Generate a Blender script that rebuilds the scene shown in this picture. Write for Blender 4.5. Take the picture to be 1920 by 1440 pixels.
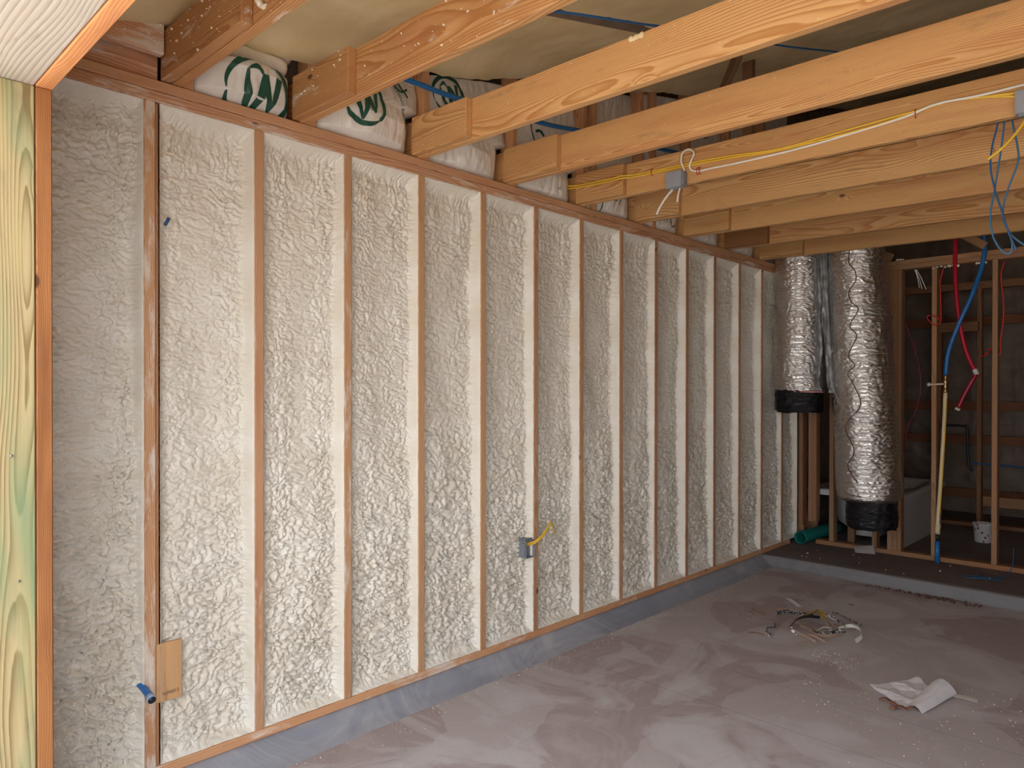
import bpy, bmesh, math, random
import numpy as np
from mathutils import Vector, Matrix
random.seed(7)
SC = bpy.context.scene
COL = SC.collection
for o in list(bpy.data.objects):
    bpy.data.objects.remove(o)

# ------------------------------------------------------------------ camera
cd = bpy.data.cameras.new('camera'); cam = bpy.data.objects.new('camera', cd); COL.objects.link(cam)
R_ = Vector((0.71963829, 0.69434844, 0.00098631)); U_ = Vector((-0.0045229, 0.00326717, 0.99998443)); F_ = Vector((-0.69433441, 0.71963155, -0.00549164))
M = Matrix((R_, U_, -F_)).transposed().to_4x4(); M.translation = Vector((2.66714, -0.52069, 1.46671))
cam.matrix_world = M
cd.sensor_width = 36; cd.lens = 36 * 1339.79 / 1920; cd.shift_y = 19.66 / 1920; cd.clip_start = .05; cd.clip_end = 200
SC.camera = cam
# ------------------------------------------------------------------ light: open sky and sunlit drive outside the garage door
w = bpy.data.worlds.new('sky'); SC.world = w; w.use_nodes = True
nt = w.node_tree; bg = nt.nodes['Background']
tc = nt.nodes.new('ShaderNodeTexCoord'); sp = nt.nodes.new('ShaderNodeSeparateXYZ'); rp = nt.nodes.new('ShaderNodeValToRGB')
nt.links.new(tc.outputs['Generated'], sp.inputs[0]); nt.links.new(sp.outputs['Z'], rp.inputs[0]); nt.links.new(rp.outputs[0], bg.inputs[0])
rp.color_ramp.elements[0].position = 0.0; rp.color_ramp.elements[0].color = (.86, .87, .90, 1)
rp.color_ramp.elements[1].position = .7; rp.color_ramp.elements[1].color = (.90, .95, 1.0, 1)
bg.inputs[1].default_value = 3.0
sd = bpy.data.lights.new('sun', 'SUN'); sd.energy = 8.0; sd.angle = math.radians(6); sd.color = (1, .94, .86)
sun = bpy.data.objects.new('sun', sd); COL.objects.link(sun); sun.location = (3, 12, 14)
sun.rotation_euler = Vector((-.20, -.38, -1.0)).to_track_quat('-Z', 'Y').to_euler()
SC.view_settings.view_transform = 'Standard'; SC.view_settings.look = 'None'
SC.view_settings.exposure = 0.6; SC.view_settings.gamma = 1; SC.view_settings.use_curve_mapping = False
try:
    SC.cycles.max_bounces = 10; SC.cycles.diffuse_bounces = 6
except Exception: pass

# ------------------------------------------------------------------ measures
S = .4064; ZC = .0888; ZB = .1262; ZT = 2.4883; ZS = 2.5657; YC = 5.268; YF = 6.0213; YB = 8.95; XR = 6.2
def jy(k): return .447 if k == 0 else .3439 + k * .6096      # near face of the block beside joist k
def jz(x): return ZS + .004 - .018 * max(x, 0)
def roof(y): return 2.655 + .249 * y

# ------------------------------------------------------------------ noise for meshes
_rs = np.random.RandomState(3); PERM = _rs.permutation(512); ANG = _rs.rand(512) * 2 * np.pi; GX = np.cos(ANG); GY = np.sin(ANG)
def perlin(x, y, s=0):
    x = np.asarray(x, float) + s * 17.13; y = np.asarray(y, float) + s * 31.7
    xi = np.floor(x).astype(int); yi = np.floor(y).astype(int); fx = x - xi; fy = y - yi
    def g(ix, iy, dx, dy):
        h = PERM[(PERM[ix % 512] + iy) % 512]; return GX[h] * dx + GY[h] * dy
    u = fx**3 * (fx * (fx * 6 - 15) + 10); v = fy**3 * (fy * (fy * 6 - 15) + 10)
    a = g(xi, yi, fx, fy); b = g(xi + 1, yi, fx - 1, fy); c = g(xi, yi + 1, fx, fy - 1); d = g(xi + 1, yi + 1, fx - 1, fy - 1)
    return ((a + u * (b - a)) * (1 - v) + (c + u * (d - c)) * v) * 1.5

# ------------------------------------------------------------------ node helpers and materials
def mat(name):
    m = bpy.data.materials.new(name); m.use_nodes = True
    return m, m.node_tree, m.node_tree.nodes['Principled BSDF']
def nd(nt, t, **kw):
    n = nt.nodes.new(t)
    for k, v in kw.items():
        if k.startswith('i_'):
            key = k[2:]; key = int(key) if key.isdigit() else key
            n.inputs[key].default_value = v
        else: setattr(n, k, v)
    return n
def mth(nt, op, a, b=None, c=None, clamp=False):
    n = nt.nodes.new('ShaderNodeMath'); n.operation = op; n.use_clamp = clamp
    for i, v in enumerate((a, b, c)):
        if v is None: continue
        if isinstance(v, (int, float)): n.inputs[i].default_value = v
        else: nt.links.new(v, n.inputs[i])
    return n.outputs[0]
def mix(nt, f, a, b, mode='MIX'):
    n = nt.nodes.new('ShaderNodeMix'); n.data_type = 'RGBA'; n.blend_type = mode
    for i, v in ((0, f), (6, a), (7, b)):
        if isinstance(v, (int, float, tuple)): n.inputs[i].default_value = v if not isinstance(v, tuple) or len(v) == 4 else (*v, 1)
        else: nt.links.new(v, n.inputs[i])
    return n.outputs[2]
def ramp(nt, f, stops):
    n = nt.nodes.new('ShaderNodeValToRGB'); cr = n.color_ramp
    while len(cr.elements) < len(stops): cr.elements.new(.5)
    for e, (p, c) in zip(cr.elements, stops): e.position = p; e.color = (*c, 1) if len(c) == 3 else c
    nt.links.new(f, n.inputs[0]); return n.outputs[0]
def noise(nt, vec, scale, detail=3, rough=.5, dist=0):
    n = nd(nt, 'ShaderNodeTexNoise'); n.inputs['Scale'].default_value = scale; n.inputs['Detail'].default_value = detail
    n.inputs['Roughness'].default_value = rough; n.inputs['Distortion'].default_value = dist
    if vec is not None: nt.links.new(vec, n.inputs['Vector'])
    return n.outputs[0]
def vmul(nt, v, s):
    n = nd(nt, 'ShaderNodeVectorMath', operation='MULTIPLY'); nt.links.new(v, n.inputs[0]); n.inputs[1].default_value = s; return n.outputs[0]
def vadd(nt, v, u):
    n = nd(nt, 'ShaderNodeVectorMath', operation='ADD'); nt.links.new(v, n.inputs[0])
    if isinstance(u, tuple): n.inputs[1].default_value = u
    else: nt.links.new(u, n.inputs[1])
    return n.outputs[0]
def bump(nt, b, h, strength=.3, dist=.01):
    n = nd(nt, 'ShaderNodeBump'); n.inputs['Strength'].default_value = strength; n.inputs['Distance'].default_value = dist
    nt.links.new(h, n.inputs['Height']); nt.links.new(n.outputs[0], b.inputs['Normal']); return n
def simple(name, col, rough=.5, metal=0, spec=.5, var=0, bscale=0, bstr=.2):
    m, nt, b = mat(name); b.inputs['Base Color'].default_value = (*col, 1); b.inputs['Roughness'].default_value = rough
    b.inputs['Metallic'].default_value = metal; b.inputs['Specular IOR Level'].default_value = spec
    tc = nd(nt, 'ShaderNodeTexCoord')
    if var:
        n = noise(nt, tc.outputs['Object'], 14, 3); lo = tuple(c * (1 - var) for c in col)
        nt.links.new(ramp(nt, n, [(.35, lo), (.65, col)]), b.inputs['Base Color'])
    if bscale: bump(nt, b, noise(nt, tc.outputs['Object'], bscale, 3), bstr, .003)
    return m
FOAMC = (.83, .80, .73)
def wood(name, light, dark, freq=170, knot=1.0, red=(.50, .20, .09), overspray=True, rough=.62, green=None):
    m, nt, b = mat(name); L = nt.links
    at = nd(nt, 'ShaderNodeAttribute', attribute_name='grain'); g = at.outputs['Vector']
    oi = nd(nt, 'ShaderNodeObjectInfo')
    gs = vmul(nt, g, (1.0, 1, 1))
    # slow wobble of the pith along the length
    wv = nd(nt, 'ShaderNodeTexNoise'); wv.inputs['Scale'].default_value = 1; wv.inputs['Detail'].default_value = 1.5
    L.new(vmul(nt, g, (1.1, 5, 5)), wv.inputs['Vector'])
    wob = vmul(nt, vadd(nt, wv.outputs['Color'], (-.5, -.5, -.5)), (0, .10, .10))
    # knots
    vo = nd(nt, 'ShaderNodeTexVoronoi', feature='F1'); vo.inputs['Scale'].default_value = 1; L.new(vmul(nt, g, (4.2, 8.5, 8.5)), vo.inputs['Vector'])
    vsc = nd(nt, 'ShaderNodeSeparateColor'); L.new(vo.outputs['Color'], vsc.inputs[0])
    kd = mth(nt, 'ADD', vo.outputs['Distance'], mth(nt, 'MULTIPLY', mth(nt, 'LESS_THAN', vsc.outputs[0], .62), 2.0))
    kf = mth(nt, 'SUBTRACT', 1, mth(nt, 'MULTIPLY', kd, 3.4), clamp=True)
    spx = nd(nt, 'ShaderNodeSeparateXYZ'); L.new(vadd(nt, g, wob), spx.inputs[0])
    r = mth(nt, 'SQRT', mth(nt, 'ADD', mth(nt, 'MULTIPLY', spx.outputs[1], spx.outputs[1]), mth(nt, 'MULTIPLY', spx.outputs[2], spx.outputs[2])))
    r = mth(nt, 'ADD', r, mth(nt, 'MULTIPLY', kf, .02 * knot))
    fib = noise(nt, vmul(nt, g, (6, 320, 320)), 1, 2, .6)
    ph = mth(nt, 'FRACT', mth(nt, 'ADD', mth(nt, 'MULTIPLY', r, freq), mth(nt, 'MULTIPLY', fib, .25)))
    mid = tuple(a * .72 + c * .28 for a, c in zip(light, dark))
    col = ramp(nt, ph, [(0, light), (.45, mid), (.82, dark), (.93, dark), (1, light)])
    big = noise(nt, vmul(nt, g, (1.6, 14, 14)), 1, 3)
    col = mix(nt, mth(nt, 'MULTIPLY', ramp(nt, big, [(.5, (0, 0, 0)), (.72, (1, 1, 1))]), .55), col, red)
    col = mix(nt, mth(nt, 'MULTIPLY', fib, .35), col, tuple(c * .6 for c in dark), 'MIX')
    kk = ramp(nt, kd, [(.0, (1, 1, 1)), (.060, (1, 1, 1)), (.095, (0, 0, 0))])
    if knot: col = mix(nt, mth(nt, 'MULTIPLY', kk, .85), col, (.09, .035, .02))
    if green:
        gm = noise(nt, vmul(nt, g, (1.5, 10, 10)), 1, 4, .55, .6)
        col = mix(nt, mth(nt, 'MULTIPLY', ramp(nt, gm, [(.45, (0, 0, 0)), (.68, (1, 1, 1))]), .75), col, green)
    col = mix(nt, 1.0, col, oi.outputs['Color'], 'MULTIPLY')
    # grime
    gr = noise(nt, vmul(nt, g, (5, 22, 22)), 1, 5, .65)
    col = mix(nt, mth(nt, 'MULTIPLY', ramp(nt, gr, [(.60, (0, 0, 0)), (.78, (1, 1, 1))]), .45), col, (.13, .09, .075))
    if overspray:
        n1 = noise(nt, vmul(nt, g, (3.0, 16, 16)), 1, 7, .72)
        thr = mth(nt, 'SUBTRACT', 1, oi.outputs['Alpha'])     # how much dried foam mist sits on this piece
        mk = mth(nt, 'MULTIPLY', mth(nt, 'SUBTRACT', n1, thr), 9, clamp=True)
        col = mix(nt, mth(nt, 'MULTIPLY', mk, .8), col, (.80, .74, .66))
    L.new(col, b.inputs['Base Color']); b.inputs['Roughness'].default_value = rough; b.inputs['Specular IOR Level'].default_value = .25
    bump(nt, b, mth(nt, 'ADD', mth(nt, 'MULTIPLY', ph, .5), fib), .25, .0012)
    return m
M_JOIST = wood('pine_joist', (.79, .50, .235), (.53, .26, .09), 150)
M_STUD = wood('pine_stud', (.80, .50, .30), (.58, .32, .17), 190, .6)
M_PLATE = wood('pine_plate', (.74, .46, .28), (.50, .27, .15), 150, .4)
M_PT = wood('treated_pine', (.62, .51, .29), (.30, .22, .10), 120, 1, (.62, .50, .25), False, .6, (.22, .34, .19))
M_SOFF = wood('treated_soffit', (.68, .62, .54), (.42, .36, .32), 95, .7, (.62, .50, .42), False, .6)
M_ROUGH = wood('rough_sawn', (.66, .34, .14), (.50, .22, .085), 230, .5, (.22, .07, .03), False, .8)
M_FARW = wood('spruce_shade_tone', (.44, .27, .155), (.31, .18, .10), 150, .6)  # wood tone lowered to paint in the far room's shade

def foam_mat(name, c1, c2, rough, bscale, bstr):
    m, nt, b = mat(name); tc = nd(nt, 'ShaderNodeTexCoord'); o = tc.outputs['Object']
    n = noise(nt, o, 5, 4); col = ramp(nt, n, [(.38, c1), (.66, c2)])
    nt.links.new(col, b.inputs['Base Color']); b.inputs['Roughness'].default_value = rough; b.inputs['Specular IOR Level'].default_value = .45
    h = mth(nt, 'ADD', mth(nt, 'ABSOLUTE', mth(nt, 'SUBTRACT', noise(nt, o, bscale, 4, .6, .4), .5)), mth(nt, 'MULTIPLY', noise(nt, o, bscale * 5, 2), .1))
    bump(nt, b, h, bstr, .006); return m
M_FOAM = foam_mat('spray_foam', (.80, .745, .645), (.87, .835, .76), .36, 60, .6)
M_ROOFF = foam_mat('roof_foam', (.80, .65, .36), (.90, .76, .47), .6, 22, .35)
M_DFOAM = foam_mat('back_foam', (.20, .155, .12), (.27, .21, .17), .6, 22, .5)  # albedo lowered so the rear foam carries the gloom in its colour
M_CRUMB = foam_mat('foam_crumb', (.80, .70, .52), (.88, .82, .68), .7, 120, .4)

def concrete(name, base, dust, patch, mode):
    m, nt, b = mat(name); L = nt.links; tc = nd(nt, 'ShaderNodeTexCoord'); o = tc.outputs['Object']
    n1 = noise(nt, o, 1.7, 6, .6, 1.1)
    # trowel / broom arcs: rings about a slowly drifting centre
    vo = nd(nt, 'ShaderNodeTexVoronoi', feature='F1'); vo.inputs['Scale'].default_value = 1.1
    L.new(vadd(nt, o, vmul(nt, nd_noise_color(nt, o, 1.3), (.5, .5, 0))), vo.inputs['Vector'])
    arcs = noise(nt, vadd(nt, vmul(nt, o, (1.2, 1.2, 1)), comb(nt, mth(nt, 'MULTIPLY', vo.outputs['Distance'], 38))), 1.0, 4, .7)
    c = ramp(nt, n1, [(.36, base), (.46, tuple((a + d) / 2 for a, d in zip(base, dust))), (.50, dust), (.60, dust), (.68, patch)])
    am = ramp(nt, arcs, [(.47, (0, 0, 0)), (.60, (1, 1, 1))])
    c = mix(nt, mth(nt, 'MULTIPLY', am, .38), c, patch)
    vc = nd(nt, 'ShaderNodeTexVoronoi', feature='F1'); vc.inputs['Scale'].default_value = 1.6
    L.new(vadd(nt, o, vmul(nt, nd_noise_color(nt, o, 2.2), (.35, .35, 0))), vc.inputs['Vector'])
    sc = nd(nt, 'ShaderNodeSeparateColor'); L.new(vc.outputs['Color'], sc.inputs[0])
    c = mix(nt, mth(nt, 'MULTIPLY', ramp(nt, sc.outputs[0], [(.55, (0, 0, 0)), (.6, (1, 1, 1))]), .45), c, base)
    f = noise(nt, o, 90, 3, .7)
    c = mix(nt, mth(nt, 'MULTIPLY', f, .3), c, tuple(x * .75 for x in dust))
    if mode == 'floor':
        s = nd(nt, 'ShaderNodeSeparateXYZ'); L.new(o, s.inputs[0])
        wob = mth(nt, 'MULTIPLY', noise(nt, o, 6, 2), .012)
        for yy in (2.53, 2.965):
            d = mth(nt, 'ABSOLUTE', mth(nt, 'SUBTRACT', mth(nt, 'ADD', s.outputs[1], wob), yy + .006))
            k = mth(nt, 'SUBTRACT', 1, mth(nt, 'MULTIPLY', d, 330), clamp=True)
            c = mix(nt, mth(nt, 'MULTIPLY', k, .6), c, (.10, .08, .08))
    L.new(c, b.inputs['Base Color']); b.inputs['Roughness'].default_value = .78; b.inputs['Specular IOR Level'].default_value = .3
    bump(nt, b, mth(nt, 'ADD', f, mth(nt, 'MULTIPLY', arcs, .5)), .25, .003)
    return m
def nd_noise_color(nt, v, s):
    n = nd(nt, 'ShaderNodeTexNoise'); n.inputs['Scale'].default_value = s; n.inputs['Detail'].default_value = 3; nt.links.new(v, n.inputs['Vector']); return n.outputs['Color']
def comb(nt, x):
    n = nd(nt, 'ShaderNodeCombineXYZ'); nt.links.new(x, n.inputs[2]); return n.outputs[0]
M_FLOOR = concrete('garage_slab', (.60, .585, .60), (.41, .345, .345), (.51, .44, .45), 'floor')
M_SLAB = concrete('house_slab', (.22, .19, .19), (.18, .14, .14), (.21, .165, .165), 'slab')  # slab colour darkened to stand in for shade beyond the step
M_STEM = concrete('stem_concrete', (.25, .265, .32), (.34, .35, .40), (.45, .45, .47), 'stem')
M_STEP = concrete('step_concrete', (.20, .20, .215), (.24, .235, .25), (.27, .265, .27), 'stem')
M_DRIVE = simple('drive', (.57, .52, .46), .9, var=.15)
M_OUT = simple('sheathing', (.24, .18, .13), .8, var=.2)
M_PLY = wood('plywood', (.72, .43, .22), (.66, .38, .18), 18, .25, (.60, .33, .16), False, .7)
M_BLUEP = simple('blue_plastic', (.02, .17, .50), .35); M_BLUED = simple('blue_wire', (.025, .10, .24), .4); M_BLUEL = simple('light_blue_band', (.30, .45, .68), .4)
M_BLACK = simple('black_rubber', (.012, .014, .02), .4); M_YEL = simple('yellow_jacket', (.80, .50, .05), .42); M_WHT = simple('white_jacket', (.82, .78, .72), .42)
M_RED = simple('red_pex', (.50, .008, .03), .35); M_REDC = simple('red_cord', (.62, .03, .02), .5); M_BOX = simple('grey_pvc', (.26, .28, .32), .45, var=.15)
M_BOX2 = simple('grey_pvc_light', (.33, .34, .38), .45, var=.1)
M_GREEN = simple('green_pvc', (.01, .22, .19), .35); M_CPVC = simple('cream_pvc', (.78, .66, .42), .4); M_TUB = simple('tub_white', (.62, .62, .62), .35)
M_BRASS = simple('brass', (.55, .38, .18), .35, 1); M_NAIL = simple('galvanised', (.35, .35, .36), .4, 1); M_STAPLE = simple('red_staple', (.45, .04, .03), .5)
M_PAPER = simple('white_paper', (.80, .78, .83), .7, var=.08, bscale=30, bstr=.25); M_TAPE = simple('tape_paper', (.66, .66, .58), .6)
M_BARK = simple('bark', (.32, .15, .10), .8, var=.4); M_PINK = simple('pink_insulation', (.72, .32, .32), .9)
M_KRAFT = simple('kraft_tape', (.42, .28, .21), .6, var=.2); M_INK = simple('ink', (.03, .03, .03), .7); M_INKG = simple('green_ink', (.012, .085, .06), .45)
M_DIRT = simple('dirt', (.17, .09, .07), .9, var=.4, bscale=60)
def strapmat():
    m, nt, b = mat('printed_strap'); tc = nd(nt, 'ShaderNodeTexCoord')
    n = noise(nt, tc.outputs['Object'], 70, 3, .7); nt.links.new(ramp(nt, n, [(.50, (.02, .02, .03)), (.56, (.62, .58, .55))]), b.inputs['Base Color']); return m
M_STRAPK = strapmat()
M_STRAPY = simple('yellow_strap', (.50, .33, .03), .5, var=.5)
def bagmat():
    m, nt, b = mat('bag_plastic'); tc = nd(nt, 'ShaderNodeTexCoord'); o = tc.outputs['Object']
    b.inputs['Base Color'].default_value = (.80, .76, .71, 1); b.inputs['Roughness'].default_value = .38
    h = noise(nt, vmul(nt, o, (9, 16, 5)), 1, 4, .5, 1.5); bump(nt, b, h, .55, .012); return m
M_BAG = bagmat()
def foil(name, base, metal, rough, sc, st, sv):
    m, nt, b = mat(name); tc = nd(nt, 'ShaderNodeTexCoord'); o = tc.outputs['Object']
    b.inputs['Base Color'].default_value = (*base, 1); b.inputs['Metallic'].default_value = metal; b.inputs['Roughness'].default_value = rough
    v = vmul(nt, o, sv); h1 = mth(nt, 'ABSOLUTE', mth(nt, 'SUBTRACT', noise(nt, v, sc, 5, .65, .8), .5))
    h2 = noise(nt, vmul(nt, o, (1, 1, 2)), sc * 3, 3); bump(nt, b, mth(nt, 'ADD', h1, mth(nt, 'MULTIPLY', h2, .25)), st, .02); return m
M_FOIL = foil('foil_jacket', (.90, .88, .86), 1, .25, 8, .6, (.8, .8, 6))
M_BLKF = foil('black_jacket', (.006, .006, .008), 0, .16, 12, .8, (1, 1, 4))
M_SCRIM = simple('scuffed_foil', (.40, .42, .43), .55, .6, var=.5, bscale=50, bstr=.8)

# ------------------------------------------------------------------ object helpers
def link(name, verts, faces, m, parent=None, loc=None, smooth=False, grain=None):
    me = bpy.data.meshes.new(name)
    v = np.asarray(verts, float).reshape(-1, 3)
    org = Vector(loc) if loc is not None else Vector((0, 0, 0))
    v = v - np.array(org)
    me.from_pydata(v.tolist(), [], faces if isinstance(faces, list) else faces.tolist())
    if grain is not None:
        a = me.attributes.new('grain', 'FLOAT_VECTOR', 'POINT'); a.data.foreach_set('vector', np.asarray(grain, float).ravel())
    if smooth: me.polygons.foreach_set('use_smooth', [True] * len(me.polygons))
    me.materials.append(m); me.update()
    o = bpy.data.objects.new(name, me); COL.objects.link(o)
    if parent is not None:
        o.parent = parent; o.location = org - Vector(parent['_w'])
        o['_w'] = tuple(org)
    else:
        o.location = org; o['_w'] = tuple(org)
    return o
def tag(o, label=None, cat=None, group=None, kind=None):
    if label: o['label'] = label
    if cat: o['category'] = cat
    if group: o['group'] = group
    if kind: o['kind'] = kind
    return o
def empty(name, loc, label=None, cat=None, group=None):
    o = bpy.data.objects.new(name, None); COL.objects.link(o); o.location = loc; o['_w'] = tuple(loc); o.empty_display_size = .05
    return tag(o, label, cat, group)
def beam(name, A, B, wd, ht, m, parent=None, up=(0, 0, 1), bev=.003, tint=(1, 1, 1), spray=0.0, seg=1, cut=0):
    """lumber from A to B (centre line), wd across, ht along up"""
    A = Vector(A); B = Vector(B); d = (B - A); Ln = d.length; x = d.normalized(); u = Vector(up); s = x.cross(u).normalized(); u = s.cross(x).normalized()
    bm = bmesh.new(); bmesh.ops.create_cube(bm, size=1)
    for v in bm.verts: v.co = Vector(((v.co.x + .5) * Ln, v.co.y * wd, v.co.z * ht))
    if bev: bmesh.ops.bevel(bm, geom=list(bm.edges), offset=bev, segments=1, affect='EDGES')
    bm.verts.index_update()
    gy = random.uniform(.02, .14) * random.choice((-1, 1)); gz = random.uniform(.0, .10) * random.choice((-1, 1)); gl = random.uniform(0, 60)
    L = [v.co.copy() for v in bm.verts]; F = [[v.index for v in f.verts] for f in bm.faces]; bm.free()
    W = [A + x * p.x + s * p.y + u * p.z for p in L]
    G = [(p.x + gl, p.y + gy, p.z + gz) for p in L]
    o = link(name, W, F, m, parent, A, False, G)
    o.color = (*tint, spray); return o
def box(name, lo, hi, m, parent=None, bev=0.0, loc=None):
    bm = bmesh.new(); bmesh.ops.create_cube(bm, size=1)
    for v in bm.verts: v.co = Vector([lo[i] + (v.co[i] + .5) * (hi[i] - lo[i]) for i in range(3)])
    if bev: bmesh.ops.bevel(bm, geom=list(bm.edges), offset=bev, segments=2, affect='EDGES')
    bm.verts.index_update()
    V = [v.co.copy() for v in bm.verts]; F = [[v.index for v in f.verts] for f in bm.faces]; bm.free()
    return link(name, V, F, m, parent, loc if loc is not None else ((lo[0] + hi[0]) / 2, (lo[1] + hi[1]) / 2, lo[2]))
def smoothpts(P, n=8):
    P = [Vector(p) for p in P]
    if len(P) < 3: return P
    out = []
    for i in range(len(P) - 1):
        a = P[max(i - 1, 0)]; b = P[i]; c = P[i + 1]; d = P[min(i + 2, len(P) - 1)]
        for j in range(n):
            t = j / n; out.append(.5 * ((2 * b) + (c - a) * t + (2 * a - 5 * b + 4 * c - d) * t * t + (3 * b - a - 3 * c + d) * t**3))
    out.append(P[-1]); return out
def tube_geo(P, r, n=10, sm=6, caps=True):
    P = smoothpts(P, sm) if sm else [Vector(p) for p in P]
    V = []; F = []; nrm = None
    for i, p in enumerate(P):
        t = (P[min(i + 1, len(P) - 1)] - P[max(i - 1, 0)]).normalized()
        if nrm is None:
            nrm = t.orthogonal().normalized()
        nrm = (nrm - t * nrm.dot(t)).normalized(); bn = t.cross(nrm)
        rr = r(i / (len(P) - 1)) if callable(r) else r
        for k in range(n):
            a = 2 * math.pi * k / n; V.append(p + (nrm * math.cos(a) + bn * math.sin(a)) * rr)
    for i in range(len(P) - 1):
        for k in range(n): F.append([i * n + k, i * n + (k + 1) % n, (i + 1) * n + (k + 1) % n, (i + 1) * n + k])
    if caps: F.append(list(range(n))[::-1]); F.append([(len(P) - 1) * n + k for k in range(n)])
    return V, F
def tube(name, P, r, m, parent=None, n=10, sm=6, caps=True, loc=None):
    V, F = tube_geo(P, r, n, sm, caps); return link(name, V, F, m, parent, loc if loc is not None else P[0], True)
def pipe_hollow(name, P, r, th, m, parent=None, n=28, sm=6):
    V, F = tube_geo(P, r, n, sm, False); V2, F2 = tube_geo(P, r - th, n, sm, False); k = len(V)
    F += [[i + k for i in f][::-1] for f in F2]
    for e in (0, k - n):
        for i in range(n):
            q = [e + i, e + (i + 1) % n, e + (i + 1) % n + k, e + i + k]; F.append(q if e else q[::-1])
    return link(name, V + V2, F, m, parent, P[0], True)
def grid_faces(nu, nv):
    i = np.arange(nu - 1)[:, None] * nv + np.arange(nv - 1)[None, :]
    return np.stack([i, i + nv, i + nv + 1, i + 1], -1).reshape(-1, 4)
def tape(name, P, wd, m, parent=None, up=(0, 0, 1), th=.0012, twist=None, sm=8):
    P = smoothpts(P, sm); V = []; F = []; n = len(P)
    for i, p in enumerate(P):
        t = (P[min(i + 1, n - 1)] - P[max(i - 1, 0)]).normalized(); s = t.cross(Vector(up))
        s = s.normalized() if s.length > 1e-4 else Vector((1, 0, 0)); u = s.cross(t)
        if twist: 
            a = twist(i / (n - 1)); s, u = s * math.cos(a) + u * math.sin(a), u * math.cos(a) - s * math.sin(a)
        for q in (s * wd / 2 + u * th, -s * wd / 2 + u * th, -s * wd / 2, s * wd / 2): V.append(p + q)
    for i in range(n - 1):
        for k in range(4): F.append([i * 4 + k, i * 4 + (k + 1) % 4, (i + 1) * 4 + (k + 1) % 4, (i + 1) * 4 + k])
    F.append([3, 2, 1, 0]); F.append([(n - 1) * 4 + k for k in range(4)])
    return link(name, V, F, m, parent, P[0])
def blob_geo(c, r, rng, k=1):
    bm = bmesh.new(); bmesh.ops.create_icosphere(bm, subdivisions=k, radius=r)
    s = Vector((rng.uniform(.6, 1.4), rng.uniform(.6, 1.4), rng.uniform(.5, 1.0)))
    for v in bm.verts: v.co = Vector((v.co.x * s.x, v.co.y * s.y, v.co.z * s.z)) * rng.uniform(.65, 1.25) + Vector(c)
    bm.verts.index_update(); V = [v.co.copy() for v in bm.verts]; F = [[v.index for v in f.verts] for f in bm.faces]; bm.free(); return V, F
def blobs(name, pts, m, parent=None, seed=1, k=1, loc=None):
    rng = random.Random(seed); V = []; F = []
    for c, r in pts:
        v, f = blob_geo(c, r, rng, k); n = len(V); V += v; F += [[i + n for i in q] for q in f]
    return link(name, V, F, m, parent, loc if loc is not None else pts[0][0], True)
ORD = ['first', 'second', 'third', 'fourth', 'fifth', 'sixth', 'seventh', 'eighth', 'ninth', 'tenth', 'eleventh', 'twelfth', 'thirteenth', 'fourteenth', 'fifteenth', 'sixteenth', 'seventeenth']

# ================================================================== SHELL
# garage floor, house slab with its step, stem wall
def gridplane(name, x0, x1, y0, y1, z, m, n=2):
    return link(name, [(x0, y0, z), (x1, y0, z), (x1, y1, z), (x0, y1, z)], [[0, 1, 2, 3]], m)
tag(box('floor', (-.2, -.30, -.12), (XR, YC + .02, 0), M_FLOOR, loc=(0, 0, 0)), kind='structure')
tag(box('driveway', (-14, -24, -.14), (20, -.30, -.015), M_DRIVE, loc=(0, -1, 0)), kind='structure')
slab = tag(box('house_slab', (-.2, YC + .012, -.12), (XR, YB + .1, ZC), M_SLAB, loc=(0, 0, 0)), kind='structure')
def swept(name, prof, axis, a0, a1, n, m, amp=.003, seed=0):
    prof = np.array(prof, float); T = np.linspace(a0, a1, n)
    # resample the profile
    seg = np.linalg.norm(np.diff(prof, axis=0), axis=1); cs = np.r_[0, np.cumsum(seg)]; q = np.linspace(0, cs[-1], 28)
    P = np.stack([np.interp(q, cs, prof[:, i]) for i in (0, 1)], 1)
    A, B = np.meshgrid(T, np.arange(len(P)), indexing='ij'); px = P[B.astype(int), 0]; pz = P[B.astype(int), 1]
    nz = perlin(A * 9, q[B.astype(int)] * 20, seed) * amp + perlin(A * 1.3, q[B.astype(int)] * 3, seed + 4) * amp * 2.4
    px = px + nz; V = np.stack([px, A, pz], -1) if axis == 'y' else np.stack([A, px, pz], -1)
    return link(name, V.reshape(-1, 3), grid_faces(n, len(P)), m, None, (0, 0, 0), True)
o = swept('wall_stem', [(-.16, ZC), (-.004, ZC), (.012, .080), (.030, .055), (.058, .022), (.105, .0005), (.135, -.012)], 'y', -.28, YC + .05, 900, M_STEM, .0045)
tag(o, kind='structure')
# the troweled face of the step
o = swept('trim_step', [(YC + .12, ZC - .002), (YC + .03, ZC + .001), (YC + .002, ZC - .004), (YC - .004, .05), (YC - .008, .012), (YC - .020, -.001), (YC - .03, -.01)], 'x', .0, XR - .05, 500, M_STEP, .003, 9)
tag(o, kind='structure')
tag(box('wall_left', (-.20, -.28, -.1), (-.165, YB + .1, 5.0), M_OUT), kind='structure')
tag(box('wall_right', (XR, -.28, -.1), (XR + .1, YB + .1, 5.0), M_OUT), kind='structure')
tag(box('wall_front', (-.165, -.215, 0), (.455, -.012, 2.60), M_OUT), kind='structure')
tag(box('wall_front', (4.2, -.215, 0), (XR, -.012, 2.60), M_OUT), kind='structure')  # unseen; reaches inward to narrow the doorway and cut light on the right
tag(box('wall_front', (.455, -.205, 2.30), (4.3, -.050, 2.60), M_OUT), kind='structure')
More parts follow.
